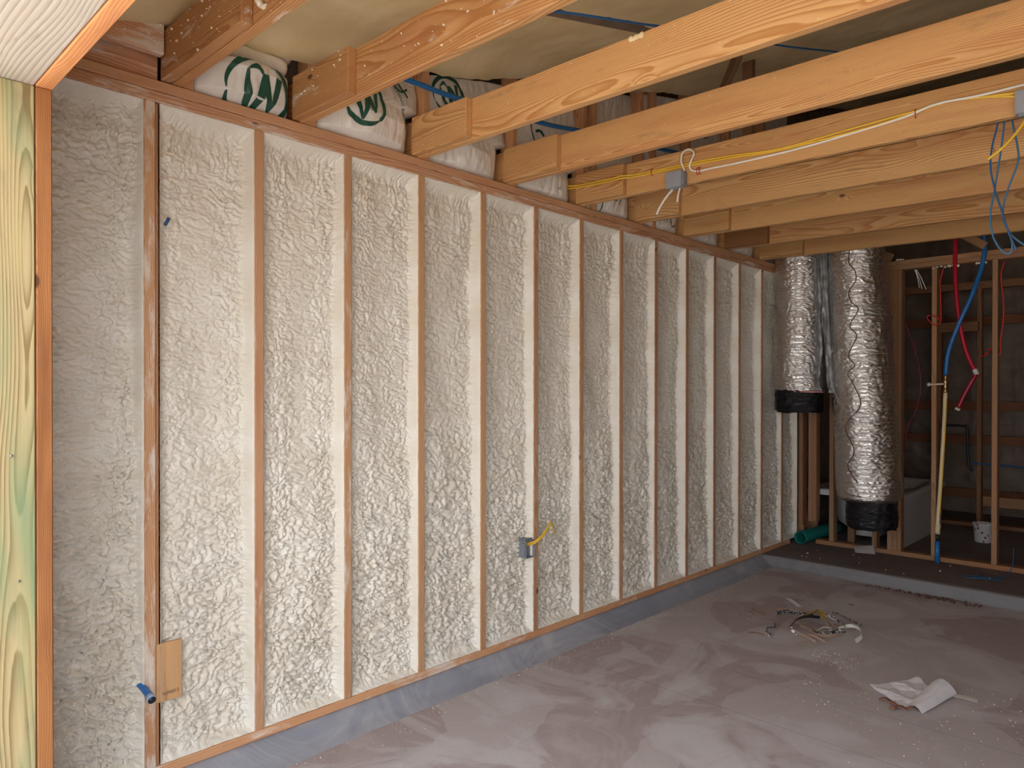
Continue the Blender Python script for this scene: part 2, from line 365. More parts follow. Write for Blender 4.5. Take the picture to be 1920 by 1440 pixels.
# sloping roof: outer deck and sprayed foam under it
def roofmesh():
    nx, ny = 150, 240; X = np.linspace(-.17, XR + .05, nx); Y = np.linspace(-.30, YB, ny); A, B = np.meshgrid(X, Y, indexing='ij')
    Z = roof(B) + .030 * perlin(A * 2.2, B * 1.6, 2) + .014 * np.abs(perlin(A * 7, B * 9, 5)) + .006 * perlin(A * 22, B * 22, 6)
    rib = np.exp(-(((A - .66 + .3049) % .6098 - .3049) / .045)**2); Z = Z - .022 * rib - .085 * np.exp(-((A + .01) / .045)**2) * np.clip((B - .35) / .6, 0, 1)
    V = np.stack([A, B, Z], -1).reshape(-1, 3)
    return tag(link('ceiling', V, grid_faces(nx, ny)[:, ::-1], M_ROOFF, None, (0, 0, 0), True), kind='structure')
roofmesh()
o = link('roof_deck', [(-.6, -.36, roof(-.36) + .09), (XR + .5, -.36, roof(-.36) + .09), (XR + .5, YB + .5, roof(YB + .5) + .09), (-.6, YB + .5, roof(YB + .5) + .09),
     (-.6, -.36, roof(-.36) + .12), (XR + .5, -.36, roof(-.36) + .12), (XR + .5, YB + .5, roof(YB + .5) + .12), (-.6, YB + .5, roof(YB + .5) + .12)],
     [[3, 2, 1, 0], [4, 5, 6, 7], [0, 1, 5, 4], [1, 2, 6, 5], [2, 3, 7, 6], [3, 0, 4, 7]], M_OUT); tag(o, kind='structure')
# far wall foam, its colour darkened to carry the room's shade
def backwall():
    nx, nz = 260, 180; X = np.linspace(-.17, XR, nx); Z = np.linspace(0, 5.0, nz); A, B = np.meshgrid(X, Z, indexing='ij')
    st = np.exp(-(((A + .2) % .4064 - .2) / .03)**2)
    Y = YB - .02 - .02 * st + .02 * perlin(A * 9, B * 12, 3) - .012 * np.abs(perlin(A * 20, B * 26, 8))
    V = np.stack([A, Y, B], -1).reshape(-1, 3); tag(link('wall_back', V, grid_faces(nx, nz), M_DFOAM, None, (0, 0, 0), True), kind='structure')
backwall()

# ================================================================== DOOR OPENING FRAME
beam('door_jamb', (.481, -.1335, 0), (.481, -.1335, 2.252), .173, .038, M_PT, up=(1, 0, 0), tint=(.84, .82, .78))
tag(bpy.data.objects['door_jamb'], 'pale green pressure treated board standing at the left picture edge, knots and green streaks', 'door jamb')
jb = bpy.data.objects['door_jamb']
blobs('screw', [((.502, -.10, 1.30), .004), ((.502, -.085, .98), .004)], M_NAIL, jb, 3, 2)['label'] = 'shiny screw heads in the green board'
o = beam('trimmer_stud', (.480, -.0265, 0), (.480, -.0265, 2.2515), .037, .040, M_ROUGH, up=(1, 0, 0), tint=(.62, .54, .48)); tag(o, 'rough sawn orange brown stud edge beside the green jamb board', 'stud')
o = beam('header_soffit', (.4615, -.1335, 2.2715), (4.198, -.1335, 2.2715), .173, .038, M_SOFF); tag(o, 'wide pale treated soffit board overhead in the top left corner', 'board')
o = beam('door_header', (.4615, -.0255, 2.36), (4.198, -.0255, 2.36), .039, .216, M_ROUGH, tint=(1.35, 1.25, 1.3)); tag(o, 'orange header edge with fine saw lines beside the pale soffit board', 'header')
# ledger boards over the wall plate before the first joist
L0 = beam('ledger_board', (-.035, -.01, 2.632), (-.035, .44, 2.632), .038, .13, M_PLATE, tint=(1.1, 1.0, 1.0), spray=.44); tag(L0, 'lower short brown board on the top plate left of the first joist', 'board')
L1 = beam('ledger_board', (.022, .02, 2.715), (.022, .442, 2.715), .038, .14, M_PLATE, tint=(1.15, 1.08, 1.0), spray=.50); tag(L1, 'upper foam flecked board with a pale lower edge left of the first joist', 'board')
rng = random.Random(5)
blobs('foam_speck', [((.043, rng.uniform(.2, .44), rng.uniform(2.66, 2.77)), rng.uniform(.002, .008)) for _ in range(26)], M_CRUMB, L1, 4)['kind'] = 'stuff'

# ================================================================== LEFT WALL
studs = []
spr = [.50, .40, .46, .38, .36, .36, .44, .42, .40, .38, .38, .36, .38, .40, .42, .40, .40]
desc = {0: 'beside the blue pipe stub', 1: 'with dried foam smears low down', 2: 'with dark stains at mid height', 3: '', 4: '', 5: 'carrying the outlet box', 6: 'with an orange foot'}
for k in range(1, 17):
    y = k * S
    t = random.uniform(.80, 1.0); tint = (t, t * random.uniform(.93, 1.0), t * random.uniform(.88, 1.0))
    if YF - .03 < y < YF + .13: y = YF + .16
    o = beam('wall_stud', (-.07, y, ZB), (-.07, y, ZT), .038, .140, M_STUD, up=(1, 0, 0), tint=tint, spray=spr[k - 1])
    d = desc.get(k - 1, '')
    tag(o, ('%s stud of the foamed wall from the green jamb %s' % (ORD[k - 1], d)).strip(), 'stud', 'studs of the left wall')
    # nail heads and a few knots are in the material
o = beam('wall_stud', (-.080, .0265 + S, ZB), (-.080, .0265 + S, ZT), .0135, .14, M_STUD, up=(1, 0, 0), tint=(.75, .64, .58), spray=.40); tag(o, 'dark recessed strip of wood against the far side of the first stud', 'stud', 'studs of the left wall')
o = beam('bottom_plate', (-.07, -.01, ZB - .0187), (-.07, YC + .6, ZB - .0187), .14, .0370, M_PLATE, tint=(1.15, 1.05, .95), spray=.47); tag(o, 'long bottom plate board lying on the grey stem wall under the studs', 'sill plate')
o = beam('top_plate', (-.07, -.01, ZT + .0193), (-.07, YF, ZT + .0193), .14, .0385, M_PLATE, spray=.47, tint=(1.0, .95, .95)); tag(o, 'lower board of the doubled top plate, directly on the studs', 'top plate')
o = beam('top_plate', (-.068, -.01, ZS - .0190), (-.068, YF, ZS - .0190), .14, .0375, M_PLATE, spray=.36, tint=(1.05, 1.0, .95)); tag(o, 'upper board of the doubled top plate, under the ceiling joists', 'top plate')

def foam_bay(k, y0, y1, z0, z1, hy, hz, seed, dark=False):
    ny = int((y1 - y0) / hy); nz = int((z1 - z0) / hz)
    s = np.linspace(0, 1, ny); s = .5 - .5 * np.sign(.5 - s) * np.abs(1 - 2 * s)**.82; s = np.clip(s, 0, 1)
    Yv = y0 + s * (y1 - y0); q = np.linspace(0, 1, nz); Zv = z0 + (z1 - z0) * q
    Y, Z = np.meshgrid(Yv, Zv, indexing='ij'); rs = np.random.RandomState(seed)
    e1 = np.exp(-((Y - y0) / (.012 + .004 * perlin(Z * 6, Z * 0, seed)))**2); wv = .014 + .006 * perlin(Z * 5, Z * 0 + 3, seed + 1)
    e2 = np.exp(-((y1 - Y) / wv)**2)
    e3 = np.exp(-((Z - z0) / .022)**2); e4 = np.exp(-((z1 - Z) / .030)**2)
    edge = np.maximum.reduce([e1, e2, e3 * .9, e4 * .92])
    zz = (Z - z0) / (z1 - z0)
    # lumps are bold and big low down, fine and shallow at mid height, drooping under the top plate
    a1 = np.interp(zz, [0, .25, .5, .8, .93, 1], [1.0, .95, .62, .42, .85, .6]); 
    side = 1 - .45 * np.exp(-((Y - (y0 + y1) / 2) / .09)**2) * np.interp(zz, [0, .3, .5, 1], [0, .1, .9, 1])
    wy = Y + .028 * perlin(Y * 9, Z * 7, seed + 2) + .010 * perlin(Y * 26, Z * 24, seed + 12); wz = Z + .022 * perlin(Y * 8, Z * 8, seed + 3) + .35 * (Y - y0) * rs.uniform(-.3, .35) + .009 * perlin(Y * 28, Z * 26, seed + 13)
    droop = np.interp(zz, [0, .9, .95, 1], [0, 0, 1, 1])
    fy = 17 + 14 * droop; fz = 34 - 20 * droop
    b1 = np.abs(perlin(wy * 23, wz * 43, seed + 4)) * (1 - droop) + np.abs(perlin(wy * 40, wz * 11, seed + 14)) * droop
    b2 = np.abs(perlin(wy * 50 + 5, wz * 72, seed + 5)); b3 = np.abs(perlin(wy * 84, wz * 100, seed + 6)); row = np.abs(perlin(wy * 3.2, wz * 15, seed + 7))
    crest = lambda b: np.minimum(b, .45)**.52
    h = .038 * crest(b1) * a1 + .015 * crest(b2) * (.5 + .6 * a1) + .0065 * crest(b3) + .018 * crest(row) * a1
    big = .014 * perlin(Y * 5, Z * 2.2, seed + 8) + .010 * perlin(Y * 1, Z * 1.1, seed + 9)
    rec = .058 + rs.uniform(-.006, .006)
    mid = -rec - .022 + big + h * side * (1.6 if k == 0 else 1.0) - (.012 if k == 0 else 0)
    X = mid * (1 - edge) + (-.0035 + .002 * perlin(Y * 40, Z * 40, seed + 10)) * edge
    X = np.minimum(X, -.0015)
    V = np.stack([X, Y, Z], -1).reshape(-1, 3)
    return link('spray_foam', V, grid_faces(ny, nz)[:, ::-1] if False else grid_faces(ny, nz), M_FOAM, None, (-.05, (y0 + y1) / 2, z0), True)
for k in range(0, 14):
    y0 = k * S + .0195; y1 = (k + 1) * S - .0195
    if k == 0: y0 = -.008
    if k == 1: y0 += .0145
    near = k < 4; hy = .0036 if near else (.0052 if k < 8 else .0075)
    o = foam_bay(k, y0, y1, ZB + .0005, ZT - .0005, hy, hy * 1.05, 20 + k * 3)
    if k == 0: lb = 'cream spray foam filling the widest nearest bay between green jamb board and first stud'
    else: lb = 'cream spray foam filling the wall bay between the %s and %s studs from the jamb' % (ORD[k - 1], ORD[k])
    tag(o, lb, 'spray foam', 'foam filled bays of the left wall')
o = foam_bay(14, 14 * S + .0195, YF - .002, ZB + .0005, ZT - .0005, .008, .01, 77); tag(o, 'cream spray foam in the last narrow bay at the far corner', 'spray foam', 'foam filled bays of the left wall')
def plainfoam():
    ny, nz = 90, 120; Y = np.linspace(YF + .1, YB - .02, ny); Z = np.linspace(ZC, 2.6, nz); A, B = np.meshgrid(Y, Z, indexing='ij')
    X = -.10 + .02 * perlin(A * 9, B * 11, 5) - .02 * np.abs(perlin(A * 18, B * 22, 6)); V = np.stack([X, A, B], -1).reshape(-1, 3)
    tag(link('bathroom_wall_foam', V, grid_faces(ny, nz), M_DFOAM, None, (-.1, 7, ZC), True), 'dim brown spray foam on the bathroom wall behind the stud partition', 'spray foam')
plainfoam()

# things on the left wall --------------------------------------------------
ps = empty('pipe_stub', (-.05, .375, .432), 'short blue pipe stub with black end poking out of the foam at the lower left', 'pipe')
P = [(-.055, .368, .442), (-.02, .382, .424), (.03, .385, .412), (.066, .385, .402)]
tube('pipe', P, .0115, M_BLUEP, ps, 20); tube('band', [(.050, .385, .4063), (.072, .385, .4003)], .0145, M_BLUEL, ps, 24, 0)
tube('end_cap', [(.0722, .385, .4002), (.0745, .385, .3995)], .0128, M_BLACK, ps, 24, 0)
blobs('foam_collar', [((-.052, .372, .440), .026), ((-.045, .376, .434), .020), ((-.038, .374, .452), .014), ((-.03, .388, .462), .010)], M_FOAM, ps, 8, 3)
pp = beam('plywood_patch', (-.012, .472, .350), (-.012, .472, .560), .088, .012, M_PLY, up=(1, 0, 0), bev=.001, spray=0); tag(pp, 'small upright plywood rectangle with a faint black stamp right of the first stud', 'plywood')
def text_mesh(name, s, size, m, parent, fn, loc):
    c = bpy.data.curves.new(name, 'FONT'); c.body = s; c.size = size; c.resolution_u = 2
    o = bpy.data.objects.new(name, c); COL.objects.link(o); bpy.context.view_layer.update()
    me = bpy.data.meshes.new_from_object(o.evaluated_get(bpy.context.evaluated_depsgraph_get())); bpy.data.objects.remove(o)
    bm = bmesh.new(); bm.from_mesh(me); bmesh.ops.triangulate(bm, faces=bm.faces)
    for _ in range(2):
        le = [e for e in bm.edges if e.calc_length() > size * .16]
        if le: bmesh.ops.subdivide_edges(bm, edges=le, cuts=1)
    bmesh.ops.triangulate(bm, faces=bm.faces); bm.verts.index_update()
    V = [fn(v.co.x, v.co.y) for v in bm.verts]; F = [[v.index for v in f.verts] for f in bm.faces]; bm.free()
    return link(name, V, F, m, parent, loc)
text_mesh('stamp', 'NUMBER.SI', .0145, M_INK, pp, lambda a, b: (-.0054, .449 + a * .80, .371 + b * 1.25 + a * .04), (-.0054, .449, .371))
# outlet box
def elbox(name, lo, hi, mt, label, openx=True):
    e = empty(name, ((lo[0] + hi[0]) / 2, (lo[1] + hi[1]) / 2, lo[2]), label, 'electrical box'); t = .0035
    x0, y0, z0 = lo; x1, y1, z1 = hi
    bm = bmesh.new(); V = []; F = []
    def bx(a, b):
        n = len(V)
        for i in range(8): V.append((b[0] if i & 1 else a[0], b[1] if i & 2 else a[1], b[2] if i & 4 else a[2]))
        for f in ((0, 2, 3, 1), (4, 5, 7, 6), (0, 1, 5, 4), (2, 6, 7, 3), (0, 4, 6, 2), (1, 3, 7, 5)): F.append([n + i for i in f])
    return e, V, F, bx, t, bm
e, V, F, bx, t, bm = elbox('outlet_box', (-.055, 2.345, .545), (.010, 2.4185, .640), M_BOX, 'blue grey plastic outlet box with yellow cables on the sixth wall stud')
bx((-.055, 2.345, .545), (.010, 2.349, .640)); bx((-.055, 2.4145, .545), (.010, 2.4185, .640)); bx((-.055, 2.349, .545), (.010, 2.4145, .549)); bx((-.055, 2.349, .636), (.010, 2.4145, .640)); bx((-.024, 2.349, .549), (-.018, 2.4145, .636))
bm.free(); link('box_shell', V, F, M_BOX, e, (-.02, 2.38, .545))
V, F = [], []
def bx2(a, b):
    n = len(V)
    for i in range(8): V.append((b[0] if i & 1 else a[0], b[1] if i & 2 else a[1], b[2] if i & 4 else a[2]))
    for f in ((0, 2, 3, 1), (4, 5, 7, 6), (0, 1, 5, 4), (2, 6, 7, 3), (0, 4, 6, 2), (1, 3, 7, 5)): F.append([n + i for i in f])
bx2((-.015, 2.333, .556), (.008, 2.345, .628)); bx2((-.050, 2.352, .6405), (-.004, 2.412, .650)); link('nail_flange', V, F, M_BOX, e, (-.01, 2.34, .556))
for i, dz in enumerate((0, .010)):
    o = tube('yellow_cable', [(-.016, 2.375, .612 + dz), (.0, 2.385, .615 + dz), (.030, 2.398, .628 + dz), (.045, 2.445, .660 + dz), (.045, 2.490 - dz, .700), (.040, 2.518 - dz * .5, .726)], .0045, M_YEL, None, 10)
    tag(o, ['lower yellow cable end bowing out of the blue grey outlet box', 'upper yellow cable end bowing out of the blue grey outlet box'][i], 'cable', 'yellow cable ends at the outlet box')
o = tube('yellow_cable', [(.040, 2.516, .735), (.036, 2.530, .715), (.032, 2.545, .685), (.030, 2.562, .657)], .0035, M_YEL, None, 10); tag(o, 'thin yellow cable end bent back down at the tip of the outlet box cables', 'cable', 'yellow cable ends at the outlet box')
o = tube('pipe_scrap', [(-.03, .468, 2.062), (-.022, .480, 2.090)], .006, M_BLUED, None, 10, 0); tag(o, 'tiny blue pipe piece poking from the foam high by the first stud', 'pipe')

# ================================================================== CEILING JOISTS AND BLOCKS
BXE = [.62, .404, .377, .370, .338, .328, .35, .347, .363]
for k in range(9):
    y = jy(k); t = random.uniform(.95, 1.06); warm = [(.86, .74, .72), (.92, .84, .80), (1.08, 1.04, 1.02), (1.02, .97, .95), (1.0, .97, .95), (.98, .98, 1.0), (1.0, 1.0, 1.0), (.86, .82, .82), (.86, .86, .86)][k]
    e = empty('ceiling_joist', (0, y + .057, ZS), '%s ceiling joist from the door, %s' % (ORD[k], ['foam speckled, nearest overhead', 'reddish with foam specks and yellow overspray', 'broad bright orange grain with dark knots', 'orange with a black smudge near the wall', 'carrying the grey box and cables', 'plain, just behind the cable joist', 'plain pale grain, two behind the cable joist', 'reddish brown, with a dark stained block', 'last and lowest looking, above the silver ducts'][k]), 'joist', 'ceiling joists')
    zc = .004 + .089
    o = beam('joist_board', (-.13, y + .057, ZS + .090), (0.0, y + .057, ZS + .090), .038, .178, M_JOIST, e) if False else None
    beam('joist_board', (-.12, y + .057, ZS + .093), (XR - .02, y + .057, ZS + .093 - .018 * XR), .0375, .178, M_JOIST, e, tint=warm, spray=.30 if k > 1 else .40)
    bl = warm if k != 7 else (.42, .34, .32)
    beam('end_block', (.0 if k != 0 else -.01, y + .019, ZS + .0905), (BXE[k], y + .019, ZS + .0905 - .018 * BXE[k]), .0375, .172, M_JOIST, e, tint=tuple(c * .92 for c in bl), spray=.34 if k > 1 else .43)['label'] = ['short block nailed beside the joist end', 'dark stained block'][k == 7]
    rng = random.Random(50 + k); n = [150, 70, 40, 26, 14, 10, 8, 4, 4][k]; pts = []
    for _ in range(n):
        x = rng.uniform(.02, 1.9) if k > 1 else rng.uniform(.0, 1.4); z = ZS + .01 + rng.random() * .165 - .018 * x; yy = y + .0375 if x > BXE[k] + .01 else y - .0005
        pts.append(((x, yy, z), rng.choice((.0012, .0016, .0022, .003, .0055 if k < 2 else .003))))
    s_ = blobs('foam_speck', pts, M_CRUMB, e, k + 60); s_['kind'] = 'stuff'
    if k == 0: blobs('foam_gob', [((.66, y + .034, ZS + .05), .014), ((.672, y + .034, ZS + .038), .014), ((.687, y + .036, ZS + .025), .013)], M_CRUMB, e, 9, 2)
for nm, k, pts in (('foam_patch', 1, [((1.13 + .017 * i, jy(1) + .0405, 2.690 - .004 * (i % 3)), .020) for i in range(9)]), ('foam_patch', 2, [((1.205 + .014 * i, jy(2) + .040, 2.716), .016) for i in range(4)])):
    e = [o for o in bpy.data.objects if o.name.startswith('ceiling_joist')][k]
    pb = blobs(nm, [((0, 0, 0), 1)], M_ROOFF, e, 1) if False else None
    V = []; F = []
    rng = random.Random(3)
    for c, r in pts:
        v, f = blob_geo((0, 0, 0), r, rng, 2); n = len(V); V += [Vector((p.x + c[0], p.y * .18 + c[1] - .003, p.z + c[2] - (.018 * (c[0] - 1.1)))) for p in v]; F += [[i + n for i in q] for q in f]
    link(nm, V, F, M_ROOFF, e, pts[0][0], True)['label'] = 'tan foam overspray on the joist'
# gable studs on the top plate and gable bags
GBY = [jy(k) + .076 + .0195 for k in range(0, 9)]
for k in range(0, 9):
    y = GBY[k]; o = beam('gable_stud', (-.049, y, ZS + .0005), (-.049, y, roof(y) + .03), .038, .089, M_STUD, up=(1, 0, 0), tint=(1.0, .92, .86), spray=.34)
    tag(o, 'short upright stud above the wall plate just behind the %s ceiling joist' % ORD[k], 'stud', 'gable studs above the top plate')
for k, y in ((3, 2.98), (5, 3.02 + .62)):
    o = beam('gable_stud', (-.049, y - .0, ZS + .0005), (-.049, y, roof(y) + .03), .038, .089, M_STUD, up=(1, 0, 0), tint=(1.0, .92, .86), spray=.34)
    tag(o, ['short doubled gable stud behind the fourth joist', 'short doubled gable stud behind the fifth joist'][k == 5], 'stud', 'gable studs above the top plate')

class Bag:
    def __init__(s, k, bulge, seed, xo=0.0, z1=None):
        s.k = k; s.seed = seed; s.b = bulge; s.xo = xo; s.ya = GBY[k] + .0205
        s.yl = jy(k + 1) - .003 if k < 8 else YF - .03; s.yh = (GBY[k + 1] - .0205) if k < 8 else YF - .03
        s.z0 = ZS + .001; s.z1 = z1 or roof((s.ya + s.yl) / 2) - .070; s.tilt = .12 if z1 is None else .03
    def surf(s, a, b):
        """a 0..1 across, b 0..1 up"""
        z = s.z0 + (s.z1 + (a - .5) * s.tilt - s.z0) * b
        f = np.clip((z - (ZS + .19)) / .03, 0, 1); y1 = s.yl + (s.yh - s.yl) * f; y = s.ya + (y1 - s.ya) * a
        prof = np.clip(np.sin(np.pi * np.clip(a, 0, 1)), 0, 1)**.45; pz = np.interp(z, [s.z0, s.z0 + .03, s.z0 + .12, s.z0 + .2, s.z0 + .34, s.z1], [.1, .75, 1, .75, .25, .0])
        x = -.055 + s.xo + s.b * prof * pz + .010 * perlin(a * 3 + .5, z * 7, s.seed) + .012 * np.abs(perlin(a * 5 + z * 3, z * 5 - a * 4, s.seed + 1)) * prof + .003 * perlin(a * 22, z * 26, s.seed + 2)
        x = x - .02 * (1 - prof)
        return x, y, z
    def inv(s, y, z):
        a = np.clip((y - s.ya) / (s.yl - s.ya), 0, 1); b = (z - s.z0) / (s.z1 + (a - .5) * s.tilt - s.z0)
        f = np.clip((z - (ZS + .19)) / .03, 0, 1); y1 = s.yl + (s.yh - s.yl) * f; a = np.clip((y - s.ya) / (y1 - s.ya), 0, 1)
        x, yy, zz = s.surf(a, b); return float(x)
    def build(s, label):
        n, m_ = 70, 90; A, B = np.meshgrid(np.linspace(0, 1, n), np.linspace(0, 1, m_), indexing='ij'); x, y, z = s.surf(A, B)
        V = np.stack([x, y, z], -1).reshape(-1, 3); V2 = np.stack([np.minimum(x * 0 - .15, x - .02), y, z], -1).reshape(-1, 3); F = grid_faces(n, m_)
        N = len(V); Fs = F.tolist() + (F[:, ::-1] + N).tolist()
        rim = [i * m_ for i in range(n)] + [(n - 1) * m_ + j for j in range(1, m_)] + [i * m_ + m_ - 1 for i in range(n - 2, -1, -1)] + [j for j in range(m_ - 2, 0, -1)]
        for i in range(len(rim)): a, b = rim[i], rim[(i + 1) % len(rim)]; Fs.append([b, a, a + N, b + N])
        s.o = link('insulation_bag', V.tolist() + V2.tolist(), Fs, M_BAG, None, (-.08, (s.ya + s.yl) / 2, s.z0), True)
        return tag(s.o, label, 'insulation bag', 'insulation bags above the wall plate')
    def strokes(s, name, strokes, cy, cz, sc, rot=0, sy=1):
        V = []; F = []; ca, sa = math.cos(rot), math.sin(rot)
        for pts, wid in strokes:
            P = smoothpts([(p[0], p[1], 0) for p in pts], 6) if len(pts) > 2 else [Vector((*pts[0], 0)).lerp(Vector((*pts[1], 0)), i / 8) for i in range(9)]
            n = len(P); st = len(V)
            for i, p in enumerate(P):
                t = (P[min(i + 1, n - 1)] - P[max(i - 1, 0)]).normalized(); nn = Vector((-t.y, t.x, 0)); f = i / (n - 1)
                w = wid if not isinstance(wid, (list, tuple)) else float(np.interp(f, np.linspace(0, 1, len(wid)), wid))
                for q in (-1, -.66, -.33, 0, .33, .66, 1):
                    c = p + nn * w * q; yy = cy + (c.x * ca - c.y * sa) * sc * sy; zz = cz + (c.x * sa + c.y * ca) * sc
                    yy = min(max(yy, s.ya + .004), s.yh - .004); V.append((s.inv(yy, max(zz, s.z0 + .002)) + .0038, yy, max(zz, s.z0)))
            for i in range(n - 1):
                for q in range(6):
                    fc = [st + i * 7 + q, st + i * 7 + q + 1, st + (i + 1) * 7 + q + 1, st + (i + 1) * 7 + q]
                    if max(V[w_][2] for w_ in fc) > s.z0 + .001: F.append(fc)
        o = link(name, V, F, M_INKG, s.o, (s.o.location.x, cy, cz)); return o
ring = lambda a0, a1, n=18, rx=1.0, ry=1.0: [(rx * math.cos(math.radians(a0 + (a1 - a0) * i / n)), ry * math.sin(math.radians(a0 + (a1 - a0) * i / n))) for i in range(n + 1)]
LOGO = [(ring(200, -40), [.02, .10, .11, .10, .08]), (ring(205, 320), [.02, .11, .12, .10, .02]), ([(-.55, .42), (-.38, -.2), (-.05, -.85)], [.03, .12, .05]), ([(-.05, -.85), (.05, -.2), (.0, .5)], [.04, .13, .10]),
        ([(.0, .5), (.25, .0), (.48, -.42)], [.10, .13, .03]), ([(.48, -.42), (.52, .1), (.46, .62)], [.03, .10, .12]), ([(-.55, .42), (-.30, .62), (-.08, .45)], [.02, .10, .02])]
B0 = Bag(0, .11, 3, .02, 2.72); B0.build('white plastic insulation bag with large green logo between first and second joists'); B0.strokes('printed_logo', LOGO, .795, 2.625, .112, -.15, 1.2)
B1 = Bag(1, .105, 11, .01); B1.build('bulging white insulation bag with round green logo between second and third joists'); B1.strokes('printed_logo', LOGO, 1.275, 2.725, .098, -.10, 1.0)
def btext(B, s_, y0, z0, size, rot):
    ca, sa = math.cos(rot), math.sin(rot)
    def fn(a, b):
        y = y0 + a * ca - b * sa; z = z0 + a * sa + b * ca; y = min(max(y, B.ya + .003), B.yh - .003); z = max(z, B.z0 + .002); return (B.inv(y, z) + .0025, y, z)
    return text_mesh('printed_text', s_, size, M_INKG, B.o, fn, (B.o.location.x, y0, z0))
btext(B1, 'BUILDING PRODUCTS', 1.45, 2.90, .030, -1.25)
B1.strokes('printed_logo', [([(-1, .2), (0, -.3), (1, .3)], .10), ([(-.5, .9), (.2, .1), (.9, -.6)], .14)], 1.50, 2.86, .05)
B2 = Bag(2, .085, 19); B2.build('white insulation bag with green logo high up between third and fourth joists'); B2.strokes('printed_logo', LOGO, 1.83, 2.935, .095, .1, 1.0)
B3 = Bag(3, .075, 27); B3.build('white insulation bag with green dash marks between fourth and fifth joists'); B3.strokes('printed_logo', [([(-.6, .5), (0, .7), (.6, .2)], .16), ([(-1.2, 1.2), (-1.1, 0), (-.9, -1)], .07)], 2.50, 2.90, .05); btext(B3, 'H', 2.62, 2.62, .03, 0)
B4 = Bag(4, .07, 35); B4.build('white insulation bag with green letters between fifth and sixth joists'); btext(B4, 'D I', 3.13, 2.66, .075, -.2); B4.strokes('printed_logo', [([(-1, -1), (-1, 1)], .08)], 3.10, 2.63, .05)
B5 = Bag(5, .07, 43); B5.build('white insulation bag with small green letters between sixth and seventh joists'); btext(B5, 'O M', 3.66, 2.63, .055, -.1); B5.strokes('printed_logo', [(ring(180, 330), .10)], 3.86, 2.66, .045)
Bag(6, .06, 51).build('plain white insulation bag between seventh and eighth joists'); Bag(7, .06, 59).build('plain white insulation bag between eighth and ninth joists'); Bag(8, .02, 63, -.02).build('pale insulation bag beyond the last joist above the ducts')
text_mesh('printed_mark', '\u00ae', .06, M_INKG, B5.o, lambda a, b: (B5.inv(3.64 + a, 3.10 + b) + .0025, 3.64 + a, 3.10 + b), (B5.o.location.x, 3.64, 3.10))
# rolled batts and foam drips above the first bag
def roll(name, A, B, ra, rb, m, label, seed):
    A = Vector(A); B = Vector(B); n, k = 60, 28; V = []; t = (B - A).normalized(); s = t.orthogonal().normalized(); u = t.cross(s)
    for i in range(n + 1):
        f = i / n; cap = min(1, math.sqrt(max(0, 1 - ((f - .5) * 2)**8))) ; c = A.lerp(B, f)
        for j in range(k):
            a = 2 * math.pi * j / k; q = 1 + .10 * float(perlin(f * 5, math.cos(a) * 1.5 + math.sin(a), seed)) + .06 * abs(float(perlin(f * 18, a * 3, seed + 1)))
            V.append(c + (s * math.cos(a) * ra + u * math.sin(a) * rb) * max(cap, .02) * q)
    F = [[i * k + j, i * k + (j + 1) % k, (i + 1) * k + (j + 1) % k, (i + 1) * k + j] for i in range(n) for j in range(k)] + [list(range(k))[::-1], [n * k + j for j in range(k)]]
    return tag(link(name, V, F, m, None, A, True), label, 'insulation')
roll('insulation_roll', (-.02, .57, 2.752), (-.03, .945, 2.772), .045, .032, M_FOAM, 'long pale foam crusted roll lying on the first insulation bag', 3)
roll('insulation_roll', (-.05, .57, 2.84), (-.06, .985, 2.86), .07, .055, M_FOAM, 'upper lumpy foam mass under the roof above the pale roll', 5)
roll('foam_drip', (.05, .72, 2.90), (-.01, 1.30, 2.955), .016, .016, M_ROOFF, 'tan foam covered pipe slanting under the roof behind the second joist', 8)
roll('foam_lump', (.0, .06, 2.79), (.0, .42, 2.83), .045, .04, M_DFOAM, 'dark brown foam lump above the ledger boards by the header', 15)  # lump takes the darker brown foam material

# roof space: rafter, braces, posts, blue lines
def slope(x, y0, y1, dz): return (x, y0, roof(y0) + dz), (x, y1, roof(y1) + dz)
a, b = slope(.66, 1.60, 3.0, .02); o = beam('roof_rafter', a, b, .05, .10, M_OUT, bev=.015); tag(o, 'dark rafter half buried in tan roof foam behind the third joist', 'rafter')
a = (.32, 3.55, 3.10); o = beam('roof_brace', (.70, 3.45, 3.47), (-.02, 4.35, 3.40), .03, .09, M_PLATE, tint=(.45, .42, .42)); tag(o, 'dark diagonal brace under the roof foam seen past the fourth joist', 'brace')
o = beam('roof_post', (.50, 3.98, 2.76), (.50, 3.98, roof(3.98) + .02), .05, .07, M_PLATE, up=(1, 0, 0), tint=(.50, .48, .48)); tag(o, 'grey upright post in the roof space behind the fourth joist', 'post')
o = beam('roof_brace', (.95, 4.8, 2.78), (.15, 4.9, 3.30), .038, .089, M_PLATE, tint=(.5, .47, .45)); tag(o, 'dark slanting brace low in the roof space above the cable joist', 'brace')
o = tube('blue_pipe', [(.045, 1.44, 2.886), (.040, 1.54, 2.893), (.035, 1.82, 2.900), (.035, 2.43, 2.945), (.035, 2.81, 2.995), (.035, 3.68, 3.10), (.035, 4.2, 3.17)], .0125, M_BLUEP, None, 14); tag(o, 'bright blue pipe running past the gable studs above the insulation bags', 'pipe')
o = tube('blue_wire', [(.70, 1.50, 2.97), (.76, 1.77, 3.035), (.80, 2.1, 3.11), (.82, 2.39, 3.185), (.86, 3.0, 3.36), (.87, 3.55, 3.485), (.95, 4.21, 3.645), (1.1, 5.5, 3.97), (1.26, 6.84, 4.29)], .0055, M_BLUEP, None, 8); tag(o, 'thin blue wire strung under the tan roof foam', 'wire')

